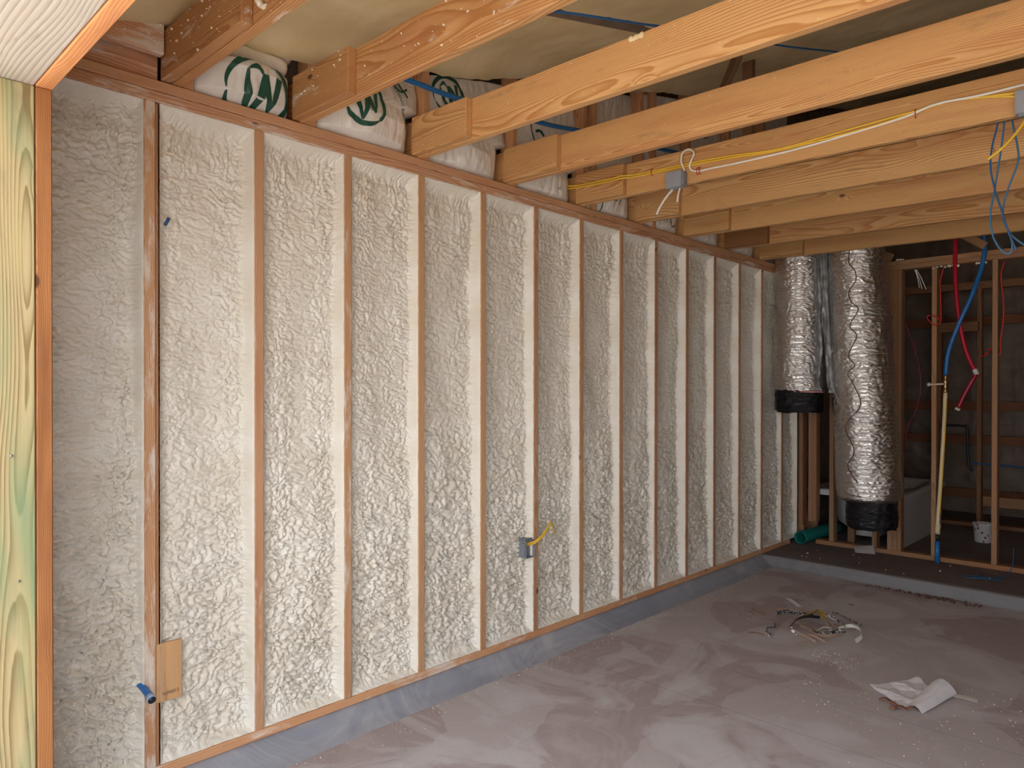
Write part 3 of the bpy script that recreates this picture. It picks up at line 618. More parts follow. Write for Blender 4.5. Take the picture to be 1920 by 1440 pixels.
# ================================================================== BOXES AND CABLES ON THE FIFTH JOIST
YJ = jy(4) + .038
cb = empty('junction_box', (.67, YJ - .02, 2.53), 'grey plastic ceiling box with white cables on the fifth joist', 'electrical box')
o = box('box_shell', (.618, YJ - .050, 2.535), (.712, YJ - .002, 2.618), M_BOX2, cb, .003); box('side_tab', (.712, YJ - .042, 2.545), (.722, YJ - .008, 2.610), M_BOX, cb, .001); box('knockout', (.640, YJ - .040, 2.5295), (.690, YJ - .012, 2.5352), M_BOX, cb, .001)
cb2 = empty('junction_box', (2.19, YJ - .02, 2.53), 'grey plastic ceiling box cut by the right picture edge', 'electrical box')
box('box_shell', (2.150, YJ - .050, 2.520), (2.235, YJ - .002, 2.610), M_BOX2, cb2, .003); box('knockout', (2.160, YJ - .040, 2.512), (2.215, YJ - .012, 2.5202), M_BOX, cb2, .001)
yw = YJ - .010
o = tube('white_cable', [(.715, yw - .008, 2.618), (.708, yw - .012, 2.640), (.700, yw - .018, 2.672), (.712, yw - .02, 2.712), (.746, yw - .012, 2.722), (.768, yw - .006, 2.700), (.756, yw - .004, 2.672), (.742, yw - .004, 2.640), (.752, yw, 2.615), (.790, yw, 2.602), (.860, yw, 2.601), (1.06, yw, 2.596), (1.32, yw, 2.597), (1.55, yw, 2.609), (1.76, yw - .003, 2.624), (1.88, yw - .008, 2.644), (2.04, yw - .008, 2.636), (2.30, yw, 2.640)], .0052, M_WHT, None, 10); tag(o, 'white cable looping over the grey ceiling box and along the fifth joist', 'cable', 'cables stapled along the fifth joist')
for i, dz in enumerate((0, .013)):
    o = tube('yellow_cable', [(-.07, yw - .05, 2.668 + dz * 1.4), (.03, yw - .05, 2.655 + dz), (.26, yw - .05, 2.645 + dz), (.335, yw - .045, 2.648 + dz), (.40, yw - .01, 2.650 + dz), (.61, yw + .002, 2.648 + dz * .8), (.92, yw + .002, 2.634 + dz * .9), (1.19, yw + .002, 2.612 + dz * .5), (1.43, yw, 2.612 + dz * (.9 - 2 * i * 0)), (1.65, yw - .002, 2.618 + dz * 1.2), (1.86, yw - .002, 2.640), (1.93, yw - .003, 2.644), (2.04, yw - .003, 2.628), (2.150, yw - .006, 2.612 - dz)], .0048, M_YEL, None, 10)
    tag(o, ['lower of two yellow cables along the fifth joist', 'upper of two yellow cables along the fifth joist'][i], 'cable', 'cables stapled along the fifth joist')
o = tube('white_cable', [(.650, YJ - .028, 2.531), (.625, YJ - .05, 2.49), (.600, YJ - .07, 2.44), (.585, YJ - .08, 2.40)], .0062, M_WHT, None, 10); tag(o, 'thick white cable end hanging slanted below the grey ceiling box', 'cable')
o = tube('white_cable', [(.694, YJ - .028, 2.531), (.690, YJ - .04, 2.49), (.688, YJ - .045, 2.455)], .0048, M_WHT, None, 10); tag(o, 'thin white cable end hanging straight below the grey ceiling box', 'cable')
o = tube('yellow_cable', [(2.19, YJ - .03, 2.512), (2.165, YJ - .05, 2.46), (2.12, YJ - .07, 2.40), (2.07, YJ - .08, 2.36)], .0055, M_YEL, None, 10); tag(o, 'yellow cable end dangling from the box at the right edge', 'cable')
for i, (x, z) in enumerate(((.51, 2.655), (.785, 2.603), (.80, 2.603), (1.80, 2.628))):
    o = tube('cable_staple', [(x, yw + .008, z - .016), (x + .001, yw - .008, z - .014), (x + .001, yw - .008, z + .014), (x, yw + .008, z + .018)], .0022, M_STAPLE, None, 6, 3)
    tag(o, ['red staple over the yellow cables left of the grey ceiling box', 'left one of a red staple pair right of the grey ceiling box', 'right one of a red staple pair right of the grey ceiling box', 'red staple over the cables near the right picture edge'][i], 'staple', 'red cable staples')
BW = [((2.073, 2.58), (2.073, 2.535), (2.055, 2.45), (2.050, 2.37), (2.064, 2.285), (2.090, 2.185), (2.117, 2.085), (2.140, 2.022)), ((2.094, 2.60), (2.094, 2.54), (2.086, 2.45), (2.064, 2.285), (2.051, 2.18), (2.059, 2.095), (2.083, 2.038), (2.106, 2.014), (2.123, 2.024), (2.121, 2.070), (2.105, 2.12)), ((2.119, 2.60), (2.120, 2.54), (2.137, 2.44), (2.139, 2.375), (2.108, 2.278), (2.091, 2.205), (2.097, 2.140), (2.122, 2.085), (2.165, 2.040), (2.21, 2.00))]
for i, L in enumerate(BW):
    o = tube('blue_wire', [(x, 2.90 + .008 * i - .01 * (z < 2.2), z) for x, z in L], .0036, M_BLUED if i == 0 else simple('blue_wire_%d' % i, (.04, .15, .30), .4), None, 8); tag(o, ['dark blue wire hanging straight to a loose end at upper right', 'light blue wire hanging in a narrow loop at upper right', 'blue wire curling off past the right picture edge'][i], 'wire', 'blue wires hanging behind the cable joist')
text_mesh('stencil_number', '3', .045, simple('red_ink', (.40, .12, .05), .7), [o for o in bpy.data.objects if o.name.startswith('ceiling_joist')][5], lambda a, b: (1.955 + a, jy(5) + .0373, 2.565 + b), (1.955, jy(5) + .0373, 2.565))

# ================================================================== DUCTS
def duct(label, top, bot, r0, r1, seed, collar, pink=False):
    top = np.array(top); bot = np.array(bot); e = empty('flexible_duct', tuple(bot), label, 'duct', 'silver ducts in the far corner')
    n, k = 420, 150; T, A = np.meshgrid(np.linspace(0, 1, n), np.arange(k) * 2 * np.pi / k, indexing='ij'); L = np.linalg.norm(bot - top)
    zc = T * L
    cx, cy = np.cos(A), np.sin(A); w1 = np.abs(perlin(zc * 34 + perlin(cx * 4, cy * 4 + zc * 6, seed) * 3.2, cx * 2.2 + cy * 1.1, seed + 1)); w2 = np.abs(perlin(zc * 80 + perlin(cx * 9, cy * 9 + zc * 9, seed) * 2.5, cx * 5 - cy * 3, seed + 2))
    R = r0 + (r1 - r0) * T + .016 * np.minimum(w1, .4) + .008 * np.minimum(w2, .4) + .008 * perlin(cx * 1.5 + zc * 2.4, cy * 1.5, seed + 5)
    endf = np.interp(T, [0, .97, .99, 1], [1, 1, .96, .84]); R = R * endf
    C = top[None, None, :] + (bot - top)[None, None, :] * T[..., None]
    V = C + np.stack([cx * R, cy * R, R * 0 + .006 * perlin(cx * 5, cy * 5, seed + 7) * (T > .98)], -1); V = V.reshape(-1, 3)
    i = np.arange(n - 1)[:, None] * k; j = np.arange(k)[None, :]; F = np.stack([i + j, i + k + j, i + k + (j + 1) % k, i + (j + 1) % k], -1).reshape(-1, 4)
    link('foil_jacket', V, F, M_FOIL, e, tuple(bot), True)
    # black inner end
    cxx, cyy, zt, zb, rc = collar; n2 = 60; T, A = np.meshgrid(np.linspace(0, 1, n2), np.arange(k) * 2 * np.pi / k, indexing='ij'); cx, cy = np.cos(A), np.sin(A)
    R = rc + .010 * np.abs(perlin(T * 9 + perlin(cx * 3, cy * 3, seed) * 1.2, cx * 2 + cy, seed + 9)) + .006 * perlin(cx * 4, cy * 4 + T * 3, seed + 4) - .012 * (T > .93)
    V = np.stack([cxx + cx * R, cyy + cy * R, zt + (zb - zt) * T + .010 * perlin(cx * 2, cy * 2, seed + 3) * T], -1).reshape(-1, 3)
    i = np.arange(n2 - 1)[:, None] * k; F = np.stack([i + j, i + k + j, i + k + (j + 1) % k, i + (j + 1) % k], -1).reshape(-1, 4).tolist(); F.append([(n2 - 1) * k + q for q in range(k)])
    link('black_liner', V, F, M_BLKF, e, (cxx, cyy, zb), True)['label'] = 'crinkled black plastic end'
    if pink:
        V = []; F = []
        for q in range(40):
            a = 2 * math.pi * q / 40
            for rr, zz in ((r1 * .80, zt - .03), (r1 * .93, zt - .018), (r1 * .90, zt + .05)): V.append((bot[0] + math.cos(a) * rr, bot[1] + math.sin(a) * rr, zz))
        for q in range(40):
            for h in range(2): F.append([q * 3 + h, ((q + 1) % 40) * 3 + h, ((q + 1) % 40) * 3 + h + 1, q * 3 + h + 1])
        link('pink_lining', V, F, M_PINK, e, tuple(bot), True)['label'] = 'sliver of pink insulation'
    return e
DL = duct('left silver foil duct, shorter, with a black end at mid height by the foamed wall', (.215, 5.56, 2.95), (.222, 5.54, 1.455), .200, .205, 3, (.205, 5.54, 1.475, 1.285, .190), True)
DR = duct('right silver foil duct, longer, black end hanging near the floor', (.635, 5.56, 2.95), (.775, 5.53, .600), .205, .232, 13, (.79, 5.53, .63, .385, .182))
def fin(parent, P, wd, ang, seed, nm):
    P = smoothpts(P, 30); n = len(P); V = []; m_ = 10; d = Vector((math.cos(ang), math.sin(ang), 0)); s = Vector((-d.y, d.x, 0))
    for side in (0, .004):
        for i, p in enumerate(P):
            for j in range(m_):
                f = j / (m_ - 1); V.append(p + d * wd * f + s * (.030 * float(perlin(i * .10, f * 2, seed)) * f + .010 * abs(float(perlin(i * .6, f * 5, seed + 1))) + side))
    F = grid_faces(n, m_).tolist(); N = n * m_; F += [[q + N for q in f][::-1] for f in F]
    return link(nm, V, F, M_SCRIM, parent, tuple(P[0]), True)
fin(DL, [(.385, 5.425, 2.72), (.392, 5.42, 2.2), (.395, 5.42, 1.8), (.395, 5.42, 1.47)], .050, -.55, 4, 'seam_flap')
fin(DR, [(.478, 5.405, 2.72), (.495, 5.40, 2.2), (.530, 5.385, 1.7), (.560, 5.37, 1.45)], .050, -2.5, 8, 'seam_flap')
WG = [(1590, 463, .693, 2.62), (0, 0, .681, 2.471), (0, 0, .725, 2.404), (0, 0, .733, 2.321), (0, 0, .686, 2.244), (0, 0, .702, 2.16), (0, 0, .753, 2.094), (0, 0, .695, 1.974), (0, 0, .746, 1.889), (0, 0, .688, 1.748), (0, 0, .735, 1.664), (0, 0, .684, 1.603), (0, 0, .736, 1.499), (0, 0, .779, 1.356), (0, 0, .67, 1.189), (0, 0, .738, 1.006), (0, 0, .691, .879), (0, 0, .766, .762)]
def onduct(x, z):
    f = (2.95 - z) / 2.35; cx = .635 + .14 * f; cy = 5.56 - .03 * f; r = .205 + .027 * f + .024; dx = max(min(x - cx, r * .95), -r * .95); return (x, cy - math.sqrt(r * r - dx * dx), z)
o = tube('draw_wire', [onduct(x - .0 + .0, z) for _, _, x, z in WG], .0032, simple('dark_red_wire', (.07, .02, .02), .5), None, 8); tag(o, 'thin dark wire snaking down the front of the longer silver duct', 'wire')

# ================================================================== FAR PARTITION
yc = YF + .0445
def pst(x, w_, z0, z1, label, tint=(1, 1, 1), y=yc, grp='studs of the far partition'):
    o = beam('partition_stud', (x + w_ / 2, y, z0), (x + w_ / 2, y, z1), .089, w_, M_FARW, up=(1, 0, 0), tint=tint, spray=.28); return tag(o, label, 'stud', grp)
zb_ = ZC + .0385; zt_ = 2.478
pst(.012, .037, .235, zt_, 'partition stud tucked in the far corner against the foamed wall', (.8, .72, .7))
pst(.098, .037, .285, zt_, 'left stud of the pair cut off above the green pipe', (1.05, .95, .9)); pst(.1355, .034, .285, zt_, 'right stud of the pair cut off above the green pipe', (1.0, .9, .85))
pst(.283, .038, zb_, zt_, 'single partition stud just left of the longer silver duct')
pst(.640, .037, zb_, zt_, 'partition stud mostly hidden behind the longer silver duct', (.85, .8, .8))
pst(.760, .037, zb_, zt_, 'left stud of the built up pair right of the longer duct', (1.05, 1, .95)); pst(.7975, .037, zb_, zt_, 'middle stud of the built up post right of the longer duct', (1.0, .95, .9)); pst(.835, .032, zb_, zt_, 'right stud of the built up post right of the longer duct', (.95, .9, .85))
pst(1.088, .037, zb_, zt_, 'partition stud left of the cream pipe and blue riser', (1.1, 1.05, 1.0)); pst(1.502, .037, zb_, zt_, 'partition stud with a red cord tied, nearest the right picture edge', (1.1, 1.05, 1.0))
pst(1.95, .037, zb_, zt_, 'partition stud outside the right picture edge', (1, 1, 1))
o = beam('partition_bottom_plate', (.165, yc, ZC + .019), (XR - .02, yc, ZC + .019), .089, .0375, M_FARW, spray=.30, tint=(.95, .85, .75)); tag(o, 'bottom plate board of the far stud partition on the raised slab', 'sill plate')
o = beam('partition_top_plate', (.0, yc, zt_ + .0193), (XR - .02, yc, zt_ + .0193), .089, .038, M_FARW, spray=.30, tint=(1.0, .92, .85)); tag(o, 'lower board of the doubled top plate of the far partition', 'top plate')
o = beam('partition_top_plate', (.0, yc, zt_ + .0580), (XR - .02, yc, zt_ + .0580), .089, .0385, M_FARW, spray=.30, tint=(1.05, 1.0, .92)); tag(o, 'upper board of the doubled top plate of the far partition', 'top plate')
o = beam('roof_brace', (1.17, 5.9, 2.80), (1.46, 6.00, 2.585), .03, .06, M_FARW, tint=(.9, .85, .8)); tag(o, 'short diagonal brace above the far partition plate near the blue riser', 'brace')
o = beam('roof_brace', (.45, 5.9, 2.74), (.80, 6.00, 2.575), .03, .07, M_FARW, tint=(.8, .72, .68)); tag(o, 'short diagonal brace beside the top of the longer silver duct', 'brace')
blobs('foam_bead', [((1.10 + .028 * i, YF - .006, 2.462 + .004 * (i % 3)), .013) for i in range(7)], M_CRUMB, None, 4, 2); tag(bpy.data.objects['foam_bead'], 'orange tan foam bead under the partition top plate by the red tube', 'foam bead')
blobs('foam_bead', [((1.40 + .015 * i, YF - .006, 2.464), .013) for i in range(5)], M_CRUMB, None, 14, 2); tag(bpy.data.objects['foam_bead.001'], 'small foam bead under the partition top plate by the thick blue tube', 'foam bead')
blobs('foam_crumb', [((.83, YF + .02, 2.565), .014), ((.85, YF + .02, 2.566), .012), ((.87, YF + .02, 2.562), .008)], M_CRUMB, None, 24, 2); tag(bpy.data.objects['foam_crumb'], 'pale foam crumb lying on the far partition top plate', 'foam crumb')
# second partition in the gloom
Y2 = 8.0
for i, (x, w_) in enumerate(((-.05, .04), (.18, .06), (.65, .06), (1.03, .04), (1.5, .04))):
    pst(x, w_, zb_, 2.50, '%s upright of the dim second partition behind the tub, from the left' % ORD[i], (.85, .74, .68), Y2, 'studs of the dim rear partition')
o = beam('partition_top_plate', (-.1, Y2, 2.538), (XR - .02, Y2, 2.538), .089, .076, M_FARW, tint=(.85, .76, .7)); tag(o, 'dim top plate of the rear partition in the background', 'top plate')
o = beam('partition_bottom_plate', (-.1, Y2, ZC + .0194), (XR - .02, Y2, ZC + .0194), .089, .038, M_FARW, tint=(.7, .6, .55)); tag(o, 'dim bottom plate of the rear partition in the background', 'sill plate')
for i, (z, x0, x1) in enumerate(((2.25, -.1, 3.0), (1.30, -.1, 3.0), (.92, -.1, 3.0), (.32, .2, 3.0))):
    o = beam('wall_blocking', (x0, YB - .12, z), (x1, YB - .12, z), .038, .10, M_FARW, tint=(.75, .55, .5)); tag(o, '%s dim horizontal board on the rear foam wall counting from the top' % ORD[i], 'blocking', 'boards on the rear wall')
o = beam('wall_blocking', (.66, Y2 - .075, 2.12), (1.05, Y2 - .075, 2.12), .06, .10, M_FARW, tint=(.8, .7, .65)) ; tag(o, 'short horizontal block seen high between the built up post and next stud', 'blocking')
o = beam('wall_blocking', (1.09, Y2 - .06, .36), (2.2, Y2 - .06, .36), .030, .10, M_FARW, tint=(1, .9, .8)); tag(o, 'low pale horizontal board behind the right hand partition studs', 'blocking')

# tub
tb = empty('bathtub', (.4, 6.9, ZC), 'white bathtub behind the far partition, partly hidden by the longer duct', 'bathtub')
box('tub_panel', (.785, 6.15, ZC + .001), (.800, 7.60, .505), M_TUB, tb, .003)['label'] = 'flat pale side panel'
V = []; n = 48
def tubgeo():
    V = []; F = []; x0, x1, y0, y1 = .02, .84, 6.14, 7.66; cx, cy = (x0 + x1) / 2, (y0 + y1) / 2
    rings = [(1, 1, .520, 20), (1, 1, .565, 20), (.98, .985, .572, 20), (.80, .88, .572, 6), (.77, .85, .555, 4), (.66, .74, .25, 3), (.5, .6, .19, 3), (.02, .02, .18, 2)]
    for sx, sy, z, p in rings:
        for i in range(n):
            a = 2 * math.pi * i / n; c, s = math.cos(a), math.sin(a)
            V.append((cx + (x1 - x0) / 2 * sx * math.copysign(abs(c)**(2 / p), c), cy + (y1 - y0) / 2 * sy * math.copysign(abs(s)**(2 / p), s), z))
    for r in range(len(rings) - 1):
        for i in range(n): F.append([r * n + i, r * n + (i + 1) % n, (r + 1) * n + (i + 1) % n, (r + 1) * n + i])
    F.append([(len(rings) - 1) * n + i for i in range(n)]); return V, F
V, F = tubgeo(); link('tub_basin', V, F, M_TUB, tb, (.43, 6.9, .18), True)
V2 = [(.30, 6.30, .52), (.60, 6.30, .52), (.60, 7.3, .52), (.30, 7.3, .52), (.36, 6.42, .14), (.56, 6.42, .14), (.56, 7.2, .14), (.36, 7.2, .14)]
link('tub_underside', V2, [[0, 1, 5, 4], [1, 2, 6, 5], [2, 3, 7, 6], [3, 0, 4, 7], [4, 5, 6, 7]], M_TUB, tb, (.45, 6.8, .14))
o = beam('partition_stud', (.42, 6.19, ZC), (.42, 6.19, .515), .038, .06, M_FARW, up=(1, 0, 0), tint=(.6, .55, .5)); tag(o, 'short dim support post under the tub edge behind the duct', 'stud')
# green pipe
gp = empty('drain_pipe', (.03, 6.0, .15), 'large green drain pipe lying with its open end toward us in the corner', 'pipe')
pipe_hollow('pipe', [(.075, 5.90, .147), (.105, 6.25, .150), (.14, 6.60, .152)], .0560, .005, M_GREEN, gp); 
# riser pipes
o = tube('red_tube', [(1.25, YF + .03, 2.85), (1.252, YF + .01, 2.60), (1.255, YF - .012, 2.44), (1.269, YF - .02, 2.20), (1.299, YF - .02, 1.944), (1.343, YF - .02, 1.753), (1.398, YF - .02, 1.62)], .0160, M_RED, None, 16); tag(o, 'thick red tube hanging through the far partition plate', 'tube')
o = tube('red_tube', [(1.404, YF - .02, 1.60), (1.375, YF - .03, 1.54), (1.326, YF - .03, 1.438), (1.285, YF - .03, 1.335)], .0155, simple('red_pex_dark', (.33, .006, .03), .35), None, 16); tag(o, 'short drooping red tube with a black open end', 'tube')
tube('end_ring', [(1.284, YF - .03, 1.333), (1.276, YF - .03, 1.316)], .0185, M_TUB, o, 18, 0, loc=(1.284, YF - .03, 1.333)); tube('open_end', [(1.2758, YF - .03, 1.3158), (1.275, YF - .03, 1.314)], .0155, M_BLACK, o, 18, 0, loc=(1.2758, YF - .03, 1.3158))
o = tube('crimp_fitting', [(1.391, YF - .02, 1.635), (1.402, YF - .02, 1.612), (1.405, YF - .022, 1.595)], .0185, M_TUB, None, 16); tag(o, 'pale fitting joining the two red tubes', 'fitting')
o = tube('blue_tube', [(1.425, YF + .02, 2.85), (1.45, YF + .01, 2.62), (1.452, YF - .014, 2.54), (1.437, YF - .02, 2.434), (1.377, YF - .05, 2.211), (1.288, YF - .055, 1.987), (1.218, YF - .04, 1.778), (1.193, YF - .02, 1.595)], .0160, M_BLUEP, None, 16); tag(o, 'thick blue tube curving down to the brass valve', 'tube')
vb = empty('valve', (1.193, YF - .02, 1.45), 'brass coloured valve with side lever where the blue tube ends', 'valve')
tube('valve_body', [(1.193, YF - .02, 1.594), (1.193, YF - .02, 1.455)], lambda f: .017 + .006 * (abs(f - .3) < .12) + .006 * (f > .8), M_BRASS, vb, 16, 0) if False else link('valve_body', *tube_geo([(1.193, YF - .02, 1.594 - .0155 * i) for i in range(10)], lambda f: .016 + (.007 if .25 < f < .5 or f > .85 else 0), 16, 0), M_BRASS, vb, (1.193, YF - .02, 1.594), True)
tube('lever', [(1.185, YF - .03, 1.523), (1.13, YF - .034, 1.521), (1.085, YF - .034, 1.520)], .0075, M_CPVC, vb, 10); tube('lever_knob', [(1.088, YF - .034, 1.520), (1.068, YF - .034, 1.520)], .0150, M_TUB, vb, 14, 0)
rp_ = empty('riser_pipe', (1.15, YF - .05, ZC), 'cream plastic riser pipe with yellow stripe and blue wrapped foot', 'pipe')
tube('pipe', [(1.193, YF - .02, 1.457), (1.187, YF - .03, 1.2), (1.170, YF - .04, .80), (1.150, YF - .05, .42), (1.1485, YF - .05, .36)], .0150, M_CPVC, rp_, 16); tube('coupling', [(1.1515, YF - .05, .40), (1.148, YF - .05, .32)], .0195, M_CPVC, rp_, 16, 0)
tube('yellow_stripe', [(1.203, YF - .030, 1.40), (1.197, YF - .041, 1.2), (1.181, YF - .051, .80), (1.164, YF - .060, .46)], .005, M_YEL, rp_, 8); tube('lower_pipe', [(1.148, YF - .05, .32), (1.148, YF - .05, .26)], .014, M_BLACK, rp_, 12, 0); tube('blue_sleeve', [(1.148, YF - .05, .262), (1.148, YF - .05, ZC)], .0180, M_BLUEP, rp_, 14, 0)
o = tube('red_wire', [(1.175, YF - .01, 2.452), (1.149, YF - .012, 2.339), (1.155, YF - .012, 2.20), (1.157, YF - .014, 2.04), (1.145, YF - .02, 2.005), (1.11, YF - .022, 2.00), (1.075, YF - .022, 2.035), (1.062, YF - .022, 2.07), (1.085, YF - .022, 2.08), (1.13, YF - .03, 2.06), (1.15, YF - .02, 2.035)], .0048, M_REDC, None, 8); tag(o, 'orange red wire looped around the stud beside the thick red tube', 'wire')
o = tube('red_wire', [(1.585, YF - .004, 2.46), (1.563, YF - .01, 2.38), (1.562, YF - .01, 2.297), (1.577, YF - .01, 2.15), (1.577, YF - .01, 2.01), (1.558, YF - .01, 1.85), (1.560, YF - .012, 1.77), (1.552, YF - .012, 1.74)], .0048, M_REDC, None, 8); tag(o, 'red wire hanging along the stud nearest the right edge', 'wire')
o = blobs('cord_knot', [((1.475, YF - .02, 1.76), .012), ((1.46, YF - .02, 1.745), .012), ((1.44, YF - .022, 1.742), .010), ((1.485, YF - .02, 1.785), .009), ((1.50, YF - .02, 1.79), .007)], M_REDC, None, 5, 2); tag(o, 'red knotted cord end on the left side of the right hand partition stud', 'wire')
o = tube('dark_red_cord', [(.870, YF + .07, 2.06), (.90, YF + .08, 1.95), (.96, YF + .09, 1.74), (.99, YF + .09, 1.53), (.96, YF + .09, 1.33), (.89, YF + .08, 1.15), (.871, YF + .07, .95)], .006, simple('dark_red_pex', (.16, .01, .02), .5), None, 8); tag(o, 'dark red tube curving in the gloom right of the built up post', 'tube')
o = tube('blue_tube', [(1.10, 7.4, .78), (1.4, 7.4, .775), (1.7, 7.35, .75), (2.1, 7.3, .70)], .009, M_BLUED, None, 8); tag(o, 'dark blue tube running level behind the right hand studs', 'tube')
o = tube('blue_tube', [(1.73, 7.33, .745), (1.735, 7.33, .55), (1.735, 7.33, .38)], .012, M_BLUED, None, 8); tag(o, 'dark blue tube dropping down at the right picture edge', 'tube')
o = tube('tub_faucet_pipe', [(.83, 7.45, 1.12), (.86, 7.45, 1.13), (1.02, 7.45, 1.13), (1.05, 7.45, 1.10), (1.06, 7.45, .80), (1.09, 7.45, .70)], .012, M_BLACK, None, 8); tag(o, 'dark bent faucet pipe above the tub behind the partition', 'pipe')
o = tube('valve_pipe', [(.80, 7.45, 1.22), (.80, 7.45, .573)], .018, M_BLACK, None, 10, 0); tag(o, 'black upright valve pipe above the tub end', 'pipe')
for i, (dx, dz) in enumerate(((0, 0), (.05, -.05), (.02, -.03))):
    o = tube('white_wire', [(.93 + dx * .2, YF + .12, 2.49), (.95 + dx * .5, YF + .13, 2.42), (.965 + dx, YF + .13, 2.33 + dz * .4)], .0035, M_WHT, None, 6); tag(o, ['left of three short white wire ends under the far top plate', 'right of three short white wire ends under the far top plate', 'middle of three short white wire ends under the far top plate'][i], 'wire', 'white wire ends in the far room')
# bucket
bk = empty('bucket', (1.24, 7.15, ZC), 'small white bucket with dark red spots on the slab behind the studs', 'bucket')
def lathe(prof, c, n=32):
    V = []; F = []
    for r, z in prof:
        for i in range(n): a = 2 * math.pi * i / n; V.append((c[0] + r * math.cos(a), c[1] + r * math.sin(a), c[2] + z))
    for k in range(len(prof) - 1):
        for i in range(n): F.append([k * n + i, k * n + (i + 1) % n, (k + 1) * n + (i + 1) % n, (k + 1) * n + i])
    return V, F
def bucketmat():
    m, nt, b = mat('bucket_print'); tc = nd(nt, 'ShaderNodeTexCoord'); v = nd(nt, 'ShaderNodeTexVoronoi'); v.inputs['Scale'].default_value = 26; nt.links.new(tc.outputs['Object'], v.inputs['Vector'])
    nt.links.new(ramp(nt, v.outputs['Distance'], [(.22, (.25, .03, .03)), (.30, (.72, .70, .70))]), b.inputs['Base Color']); return m
V, F = lathe([(.001, .002), (.062, .002), (.066, .006), (.078, .155), (.084, .157), (.084, .175), (.079, .176), (.076, .155), (.062, .012), (.001, .012)], (1.24, 7.15, ZC)); link('bucket_shell', V, F, bucketmat(), bk, (1.24, 7.15, ZC), True)

# ================================================================== LOOSE THINGS ON THE FLOOR
def sheet(name, quad, nu, nv, fn, m, label, cat, th=.0008):
    q = [np.array(p, float) for p in quad]; A, B = np.meshgrid(np.linspace(0, 1, nu), np.linspace(0, 1, nv), indexing='ij')
    P = ((1 - A) * (1 - B))[..., None] * q[0] + (A * (1 - B))[..., None] * q[1] + (A * B)[..., None] * q[2] + ((1 - A) * B)[..., None] * q[3]
    P = np.concatenate([P[..., :2], P[..., 2:] + fn(A, B)[..., None]], -1); V = P.reshape(-1, 3); N = len(V); F = grid_faces(nu, nv); V2 = V.copy(); V2[:, 2] += th
    rim = [i * nv for i in range(nu)] + [(nu - 1) * nv + j for j in range(1, nv)] + [i * nv + nv - 1 for i in range(nu - 2, -1, -1)] + [j for j in range(nv - 2, 0, -1)]
    Fs = F[:, ::-1].tolist() + (F + N).tolist() + [[rim[i], rim[(i + 1) % len(rim)], rim[(i + 1) % len(rim)] + N, rim[i] + N] for i in range(len(rim))]
    return tag(link(name, V.tolist() + V2.tolist(), Fs, m, None, tuple(q[0]), False), label, cat)
def fold(A, B, s):
    return .003 + .050 * np.abs(((A * 1.3 + B * .6 + .15) % .8) - .4) * .5 + .028 * np.abs(((B * 1.9 - A * .7) % .9) - .45) + .006 * np.abs(perlin(A * 5, B * 5, s))
pa = sheet('paper_sheet', [(1.487, 3.259, 0), (1.700, 3.100, 0), (1.760, 3.380, 0), (1.635, 3.535, 0)], 26, 26, lambda A, B: np.clip(fold(A, B, 3) - .012, .0015, 1), M_PAPER, 'crumpled white paper sheet spread on the garage floor', 'paper')
def curl():
    n, k = 40, 16; V = []
    a = np.array((1.690, 3.170)); b = np.array((1.760, 3.430)); c = np.array((1.815, 3.470)); d = np.array((1.795, 3.20)); e_ = np.array((1.765, 3.078))
    rows = [(a, .020), ((a + e_) / 2, .024), (e_, .004)]
    A, B = np.meshgrid(np.linspace(0, 1, n), np.linspace(0, 1, k), indexing='ij')
    P0 = np.array((1.698, 3.125)); P1 = np.array((1.713, 3.44)); P3 = np.array((1.768, 3.074)); P2 = np.array((1.826, 3.43))
    ed0 = P0[None] * (1 - B[..., None]) + P1[None] * B[..., None]; ed1 = P3[None] * (1 - B[..., None]) + P2[None] * B[..., None]
    XY = ed0 * (1 - A[..., None]) + ed1 * A[..., None]
    Z = .010 + .052 * np.sin(np.pi * np.clip(A * .95 + .05, 0, 1))**.7 * (.35 + .65 * B) + .003 * perlin(A * 5, B * 4, 3)
    V = np.concatenate([XY, Z[..., None]], -1).reshape(-1, 3); V2 = V.copy(); V2[:, 2] += .001; F = grid_faces(n, k); N = len(V)
    return link('curled_flap', V.tolist() + V2.tolist(), F[:, ::-1].tolist() + (F + N).tolist(), M_PAPER, pa, (1.75, 3.25, 0), True)
curl()
o = tape('tape_strip', [(1.790, 3.40, .012), (1.815, 3.41, .009), (1.860, 3.425, .006), (1.912, 3.432, .002)], .040, M_TAPE); tag(o, 'pale paper tape strip poking out from the crumpled sheet', 'tape')
for i, (x, y, l, an) in enumerate(((1.60, 3.12, .05, .3), (1.64, 3.10, .045, -.4), (1.68, 3.08, .05, .1), (1.72, 3.105, .05, .5), (1.655, 3.055, .03, 1.2))):
    dx, dy = math.cos(an) * l / 2, math.sin(an) * l / 2
    o = tape('bark_scrap', [(x - dx, y - dy, .004), (x, y, .016), (x + dx, y + dy, .005)], .022, M_BARK, th=.003); tag(o, ['leftmost brown bark scrap at the edge of the white paper', 'second brown bark scrap at the edge of the white paper', 'middle brown bark scrap under the paper fold', 'bright orange brown bark scrap on the paper', 'loose bark scrap just in front of the paper'][i], 'bark', 'bark scraps by the paper')
sb = empty('strap_tangle', (.93, 3.95, 0), 'tangle of printed lumber straps, black, yellow and brown, on the garage floor', 'straps')
